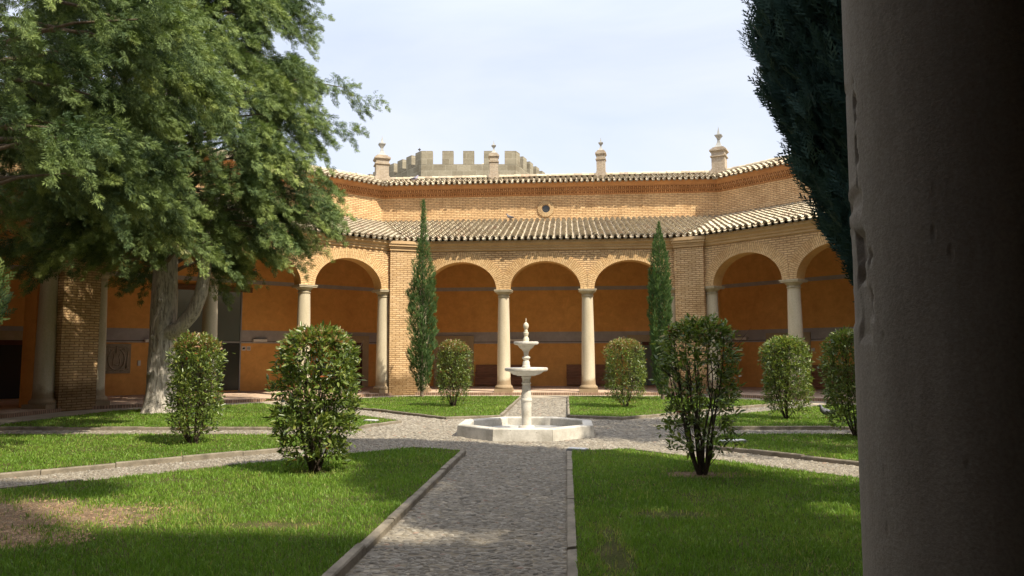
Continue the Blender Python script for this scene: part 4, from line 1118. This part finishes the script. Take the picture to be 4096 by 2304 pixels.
def narrow_cypress(x, y, prof, seed, label, n=5200, mat_='cypress', spray=.17, lean=(0, 0), trunk_r=.07, zfoot=.25, cat='cypress', group='slim columnar cypresses', rough=.16):
    """prof: list of (z, radius)"""
    r = np.random.default_rng(seed); t = empty('cypress_tree', (x, y, GZ+.05)); tag(t, label, cat, group)
    zs = np.array([p[0] for p in prof]); rs = np.array([p[1] for p in prof]); h = zs[-1]
    mb = MB(); mb.tube([(lean[0]*u*h, lean[1]*u*h, u*h*.96) for u in np.linspace(0, 1, 8)], [trunk_r*(1-.85*u) for u in np.linspace(0, 1, 8)], 8)
    for k in range(14):
        an = r.uniform(0, 6.28); z0 = h*r.uniform(.03, .5); rr = np.interp(z0+.6, zs, rs)*.8
        mb.tube([(0, 0, z0), (math.cos(an)*rr*.6, math.sin(an)*rr*.6, z0+.35), (math.cos(an)*rr, math.sin(an)*rr, z0+.9)], [trunk_r*.3, trunk_r*.2, .006], 5)
    mb.build('trunk', M['branch'], parent=t, smooth=True)
    w_ = np.interp(np.linspace(zs[0], h, 200), zs, rs); cdf = np.cumsum(w_+.04); cdf /= cdf[-1]
    z = np.interp(r.random(n), cdf, np.linspace(zs[0], h, 200)); an = r.uniform(0, 2*np.pi, n)
    lump = 1 + rough*(vnoise(an*1.6+3, z*1.4, 1.4, seed)-.5)*2 + rough*.8*(vnoise(an*3+5, z*3.2, 1.5, seed+2)-.5)*2
    sh_ = np.where(r.random(n) < .7, 1-np.abs(r.normal(0, .13, n)), r.uniform(.25, .9, n))
    rr = np.interp(z, zs, rs)*lump*sh_ - spray*.25
    rr = np.maximum(rr, 0)
    P = np.stack([np.cos(an)*rr+lean[0]*z, np.sin(an)*rr+lean[1]*z, z], 1)
    d = np.stack([np.cos(an)*.45, np.sin(an)*.45, np.full(n, 1.0)], 1)+r.normal(0, .28, (n, 3))
    sz = spray*r.uniform(.7, 1.3, n)*np.clip(.5+rr*1.4, .5, 1.15)
    Ms = frames(d, r.uniform(-3, 3, n))*sz[:, None, None]
    clump = vnoise(an*2.2+1, z*2.5, 1.4, seed+4)
    rn = np.clip(r.random(n)*.6+clump*.45, 0, 1)
    tv, tf = TA[seed % 2]
    bulk('foliage', tv, tf, M[mat_], Ms, P, rn, parent=t)
    return t
narrow_cypress(-4.72, 12.1, [(.25, .12), (.6, .25), (1.2, .38), (2.2, .41), (3.4, .39), (4.3, .40), (4.75, .37), (5.15, .24), (5.7, .20), (6.4, .15), (7.2, .12), (7.75, .08)], 41, 'slim tall cypress on the far left lawn before the sunlit pier', n=11000, spray=.14, rough=.62)
narrow_cypress(4.30, 10.7, [(.2, .15), (.8, .30), (1.8, .37), (3.0, .39), (4.2, .38), (5.0, .31), (5.6, .24), (6.1, .13), (6.45, .04)], 42, 'slim cypress on the far right lawn before the shaded pier', n=10000, spray=.14, rough=.2)
# the big dark cypress on the right
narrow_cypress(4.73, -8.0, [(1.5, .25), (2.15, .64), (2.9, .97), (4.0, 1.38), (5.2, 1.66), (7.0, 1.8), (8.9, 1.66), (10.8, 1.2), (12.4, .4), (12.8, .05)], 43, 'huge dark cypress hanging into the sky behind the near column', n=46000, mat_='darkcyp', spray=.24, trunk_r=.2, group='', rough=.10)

# ---------------------------------------------------------------- big spreading conifer on the left
def tiny_spray(seed):
    r = np.random.default_rng(seed); V, F = [], []
    for k in range(11):
        u = k/11.; sd_ = 1 if k % 2 else -1
        d = np.array([sd_*r.uniform(.45, .95), r.uniform(.6, 1.0), r.normal(0, .30)]); d /= np.linalg.norm(d)
        if k == 10: d = np.array([0, 1., 0])
        p = np.array([0, u*.72, 0.]); l = .52*(1.15-u*.5)*r.uniform(.8, 1.2)
        q = np.cross(d, np.array([r.normal(0, .4), r.normal(0, .4), 1.])); q /= np.linalg.norm(q); w_ = .040
        b = len(V); V.extend([p-q*w_*.5, p+d*l*.5+q*w_, p+d*l, p+d*l*.5-q*w_]); F.append([b, b+1, b+2, b+3])
    return np.array(V), np.array(F)
TB = [tiny_spray(s) for s in (5, 6)]
def conifer(loc, name, label, levels, seed, trunk=True, nbough=90, mat_='conifer', spray=.42, fork=False, ztop=17, extra=(), dens=1.0):
    r = np.random.default_rng(seed); t = empty('conifer_tree', loc); tag(t, label, 'conifer')
    zs = np.array([q[0] for q in levels]); rs = np.array([q[1] for q in levels])
    mb = MB()
    if trunk:
        pts, rd = [], []
        for k in range(80):
            u = k/79; z = u*ztop*.95
            pts.append((.10*math.sin(u*7)*u+.0, .06*math.sin(u*9+1), z)); rd.append(.36*(1-u)**.8+.05 + .15*math.exp(-z/.30))
        mb.tube(pts, rd, 48)
        for q in range(80*48):
            x_, y_, z__ = mb.v[q]; c0 = pts[q//48]; a_ = 2*math.pi*(q % 48)/48
            f = 1+.10*(float(vnoise(np.array([a_*1.9+9]), np.array([z__*.9]), 1.6, 77)[0])-.5)+.07*(float(vnoise(np.array([a_*6+3]), np.array([z__*1.3]), 2.0, 78)[0])-.5)+.05*math.sin(a_*5)*math.exp(-z__/.6)
            mb.v[q] = (c0[0]+(x_-c0[0])*f, c0[1]+(y_-c0[1])*f, z__)
        if fork:
            mb.tube([(.25, -.05, 2.35), (.62, -.1, 2.55), (.98, -.12, 2.95), (1.20, -.12, 3.5), (1.28, -.08, 4.2), (1.30, 0, 5.2), (1.5, .1, 6.4)], [.24, .21, .20, .185, .17, .13, .07], 14)
            for (x_, z_) in ((-.12, 2.25), (.1, 3.3), (-.16, 1.2)):   # knots
                mb.tube([(x_*.8, -.22, z_), (x_, -.37, z_-.01)], [.10, .05], 10)
    P_, D_l, S_, RN = [], [], [], []
    br = MB()
    for k in range(nbough+len(extra)):
        z0 = np.interp((k+.5)/nbough, [0, 1], [zs[0], zs[-1]]); an = k*2.39996+r.uniform(-.3, .3)
        Rm = np.interp(z0, zs, rs)*r.uniform(.72, 1.10)
        rise = r.uniform(.0, .30)*Rm; droop = r.uniform(.10, .30)*Rm
        if k >= nbough: an, z0, Rm, rise = extra[k-nbough]; droop = .1*Rm
        def bp(u):
            return np.array([math.cos(an)*Rm*u, math.sin(an)*Rm*u, z0-.5+rise*math.sin(u*2.2)-droop*u*u+.8*u])
        mids = [bp(u) for u in (0, .3, .6, .85)]
        br.tube([tuple(m_) for m_ in mids], [.075, .05, .028, .012], 6)
        ncl = max(2, int((1.0+Rm*.50)*dens)); CL = [(r.uniform(.36, 1.0)**.7 if q else .97, r.normal(0, .5)) for q in range(ncl)]
        for p in range(ncl*6):
            u, sd0 = CL[p//6]
            if k >= nbough and Rm > 5.5: u = .45+.55*p/(ncl*6.); sd0 *= .25
            c = bp(u); side_ = sd0*Rm*.30*(1.25-u*.6)+r.normal(0, .16)
            tang = np.array([-math.sin(an), math.cos(an), 0]); c = c + tang*side_ + np.array([0, 0, r.normal(0, .13)])
            if trunk and np.linalg.norm(np.cross(c-np.array([0, 0, 1.6]), np.array(sd))) < .95 and r.random() < .7: continue
            ex = k >= nbough and Rm > 5.5
            wp = np.array(loc)+c; aw = math.degrees(math.atan2(wp[0]-CX, wp[1]+D_))
            ns = (84 if -43 < aw < 25 else 9)
            outv = np.array([math.cos(an), math.sin(an), 0])*.8+tang*r.normal(0, .65)+np.array([0, 0, r.uniform(-.85, .25)])
            outv /= np.linalg.norm(outv); Lp = r.uniform(.7, 1.35); fat = r.uniform(.17, .27)
            base_r = np.clip(r.normal(.5, .22), 0, 1)
            if ex: Lp *= .55; fat *= .55; ns = ns//2
            uu = r.random(ns)**.8
            wdt = fat*np.clip(1.25-uu*1.15, .08, 1)
            off = r.normal(0, 1, (ns, 3)); off -= outv[None]*(off@outv)[:, None]; off /= np.linalg.norm(off, axis=1, keepdims=True)+1e-6
            cc = c[None]+outv[None]*(uu*Lp)[:, None]; cc[:, 2] -= uu**2*Lp*.38
            off2 = off*(wdt*r.uniform(.55, 1.0, ns))[:, None]
            dd = outv[None]*.9+off*.6+np.array([0, 0, -.32])*(.4+uu)[:, None]+r.normal(0, .20, (ns, 3))
            P_.append(cc+off2); D_l.append(dd); S_.append(spray*r.uniform(.6, 1.2, ns)*(1.05-uu*.25)); RN.append(np.clip(base_r*.55+r.random(ns)*.25+.25*uu, 0, 1))
    P_, D_l, S_, RN = map(np.concatenate, (P_, D_l, S_, RN))
    # only the part of the crown that the place can show
    tv, tf = TB[seed % 2]
    Ms = frames(D_l, r.uniform(-1.6, 1.6, len(P_)))*S_[:, None, None]
    if trunk: mb.build('trunk', M['bark'], parent=t, smooth=True)
    br.build('branches', M['branch'], parent=t, smooth=True)
    bulk('foliage', tv, tf, M[mat_], Ms, P_, RN, parent=t); print(name, len(P_))
    return t
conifer((-10.95, 4.6, GZ), 'A', 'big spreading conifer with a pale forked trunk on the left lawn',
    [(4.5, 2.0), (5.4, 3.3), (6.4, 3.4), (7.5, 3.4), (9.0, 3.5), (10.4, 3.8), (11.6, 3.5), (14, 3.2), (16, 3.0), (18, 1.4)], 51, nbough=200, spray=.20, fork=True, extra=[(R(28), 8.9, 6.1, 2.0), (R(24), 8.5, 5.55, .9), (R(35), 7.4, 4.6, .2), (R(30), 6.3, 4.4, .2), (R(15), 6.6, 4.2, .2), (R(-50), 4.9, 3.2, -.1), (R(-75), 5.0, 3.4, -.2), (R(-100), 5.0, 3.3, -.2), (R(-130), 5.0, 4.2, -.3), (R(-60), 5.6, 4.0, 0), (R(-90), 5.8, 4.1, 0)]+[(R(a_), z_, 3.7, .2) for a_, z_ in ((-45, 6.6), (-65, 7.4), (-85, 6.9), (-105, 7.6), (-55, 8.3), (-30, 7.2), (-20, 6.4), (-75, 6.2), (-95, 8.6), (-10, 7.8), (5, 7.2), (0, 8.8))], ztop=18)
conifer((-11.2, -3.6, GZ), 'B', 'second shaggy conifer leaning in from the left edge',
    [(4.6, 3.6), (6.0, 4.6), (8.0, 4.8), (10, 4.4), (13, 3.0), (15, 1.2)], 52, nbough=130, spray=.20, ztop=15)
conifer((6.2, -10.7, GZ), 'C', 'spreading conifer beyond the near column', [(3.6, 1.1), (5.0, 1.7), (7.5, 1.8), (9.5, 1.3), (11, .5)], 53, nbough=70, spray=.42, ztop=11, dens=.95)
conifer((9.2, -3.6, GZ), 'D', 'conifer on the far right lawn hidden by the near column', [(3.6, 1.2), (5.0, 2.0), (7.5, 2.3), (10, 1.8), (12, .8)], 54, nbough=60, spray=.4, ztop=12, dens=.7)

narrow_cypress(-4.70, -10.05, [(1.45, .12), (1.75, .50), (2.15, .58), (2.55, .40), (2.75, .05)], 44, 'bright green conifer tips poking in at the left edge', n=1500, mat_='conifer', spray=.16, trunk_r=.04, group='')
# ---------------------------------------------------------------- castle tower behind
def tower():
    t = empty('castle_tower', (-7, 47, 0)); tag(t, 'grey stone castle tower with battlements rising behind the roof', 'tower')
    ct, st_ = math.cos(0), 0
    C = [(-18.4, 52.1), (-11.3, 44.0), (-3.25, 44.7), (-1.0, 52.6), (-8, 62)]
    C = [(x+7, y-47) for x, y in C]; zt = 17.72
    mb = MB(); n = len(C); mer = []
    for k in range(n):
        p, q = Vector(C[k]), Vector(C[(k+1) % n]); L = (q-p).length
        mb.poly([(p.x, p.y, 0), (q.x, q.y, 0), (q.x, q.y, zt), (p.x, p.y, zt)], [(0, 0), (L, 0), (L, zt), (0, zt)])
        d = (q-p).normalized(); nn = Vector((-d.y, d.x))
        # parapet thickness
        pi_, qi = p+nn*.5, q+nn*.5
        mb.poly([(p.x, p.y, zt), (q.x, q.y, zt), (qi.x, qi.y, zt), (pi_.x, pi_.y, zt)])
        mb.poly([(qi.x, qi.y, zt-1.5), (pi_.x, pi_.y, zt-1.5), (pi_.x, pi_.y, zt), (qi.x, qi.y, zt)])
        m = max(4, round((L-.95)/1.72)+1); wd = .95
        for s in range(m):
            if k in (0, 1, 2, 3):
                c = p + d*(wd/2+.02 + (L-wd-.04)*s/(m-1) if m > 1 else L/2)
                mer.append((c, d, nn, k, s))
    mb.poly([(c[0], c[1], zt-1.4) for c in C])
    mb.build('tower_wall', M['tower'], parent=t)
    for (c, d, nn, k, s) in mer:
        if k == 3: continue
        b_ = MB(); h = .95/2; z0, z1 = zt-.01, zt+1.15
        q = [c-d*h-nn*.015, c+d*h-nn*.015, c+d*h+nn*.52, c-d*h+nn*.52]
        for a in range(4):
            u, v = q[a], q[(a+1) % 4]; L = (v-u).length
            b_.poly([(u.x, u.y, z0), (v.x, v.y, z0), (v.x, v.y, z1), (u.x, u.y, z1)], [(u.x+u.y, z0), (u.x+u.y+L, z0), (u.x+u.y+L, z1), (u.x+u.y, z1)])
        b_.poly([(v.x, v.y, z1) for v in q]); b_.build('merlon', M['tower'], parent=t)
    for (p, d_) in ((C[1], -1), (C[2], 1)):     # stone spouts
        b_ = MB(); b_.box(p[0]-.9 if d_ < 0 else p[0]-.3, p[0]-.1 if d_ < 0 else p[0]+.5, p[1]-.35, p[1]+.2, zt-2.0, zt-1.5); b_.build('spout', M['tower'], parent=t)
    rf = MB(); ap = (-6.2+6.6, 50.5-47, zt+1.55); e = [(-4, 1), (4, 1), (4, 8), (-4, 8)]
    for a in range(4):
        u, v = e[a], e[(a+1) % 4]; rf.poly([(u[0]+.4, u[1], zt-.9), (v[0]+.4, v[1], zt-.9), ap], r=.6)
    for k in range(17):
        x0 = -4+.5*k+.4; rf.tube([(x0, 1-.02, zt-.86), (ap[0]+(x0-ap[0])*.02, ap[1]-.02, ap[2]+.04)], [.13, .10], 6, r=random.random())
    rf.build('tower_roof', M['tile'], parent=t)
tower()

# ---------------------------------------------------------------- birds
def pigeon(x, y, z, rz, s, label, m1=(.16,.16,.19)):
    m = mat('pigeon_grey', m1, .6)[0]
    pts = [(-.17, 0, .095), (-.11, 0, .10), (-.04, 0, .105), (.03, 0, .125), (.075, 0, .155), (.095, 0, .195), (.105, 0, .225), (.125, 0, .235), (.142, 0, .23), (.165, 0, .222)]
    rd = [.012, .030, .055, .062, .048, .030, .028, .026, .014, .002]
    mb = MB(); mb.tube([(a*s, b*s, c*s) for a, b, c in pts], [q*s for q in rd], 12)
    o = mb.build('pigeon', m, loc=(x, y, z), rz=rz, smooth=True); tag(o, label, 'pigeon', 'pigeons about the courtyard')
    w_ = MB()
    for sd_ in (-1, 1): w_.tube([(.04*s, sd_*.045*s, .13*s), (-.05*s, sd_*.058*s, .12*s), (-.16*s, sd_*.03*s, .10*s)], [.02*s, .03*s, .006*s], 8)
    w_.build('wings', mat('pigeon_wing', (.10,.10,.12), .6)[0], parent=o, smooth=True)
    l_ = MB()
    for sd_ in (-1, 1): l_.tube([(0, sd_*.02*s, .07*s), (0, sd_*.022*s, .0)], [.006*s, .005*s], 6); l_.tube([(0, sd_*.022*s, .004*s), (.03*s, sd_*.022*s, .004*s)], [.005*s, .003*s], 5)
    l_.build('legs', mat('pigeon_leg', (.35,.10,.08), .6)[0], parent=o)
    return o
pigeon(7.35, 3.0, GZ+.09, R(190), 1.35, 'grey pigeon on the shaded right lawn beside the shrub')
pigeon(-6.85, 20.5, 10.50, R(20), 1.3, 'grey pigeon on the roof edge before the castle tower', (.30,.28,.36))
pigeon(-1.9, 20.2, 8.33, R(180), 1.3, 'small pigeon on the lower roof left of the round window', (.20,.18,.18))
pigeon(-11.5, 44.25, 18.87, R(100), 1.5, 'dark bird perched on the corner battlement', (.08,.08,.08))
sw = empty('swift', (12.6, 20, 15.9), R(70)); tag(sw, 'tiny dark swift flying in the sky left of the dark cypress', 'bird')
mb = MB(); mb.tube([(-.09, 0, 0), (-.03, 0, 0), (.04, 0, 0), (.08, 0, 0)], [.004, .02, .018, .004], 8); mb.build('body', M['black'], parent=sw)
mb = MB()
for s in (-1, 1): mb.poly([(.03, s*.01, .005), (.0, s*.10, .04), (-.07, s*.21, .06), (-.03, s*.10, .03), (-.02, s*.01, .0)]); mb.poly([(-.08, 0, 0), (-.14, s*.03, 0), (-.10, 0, 0)])
mb.build('wings', M['black'], parent=sw)
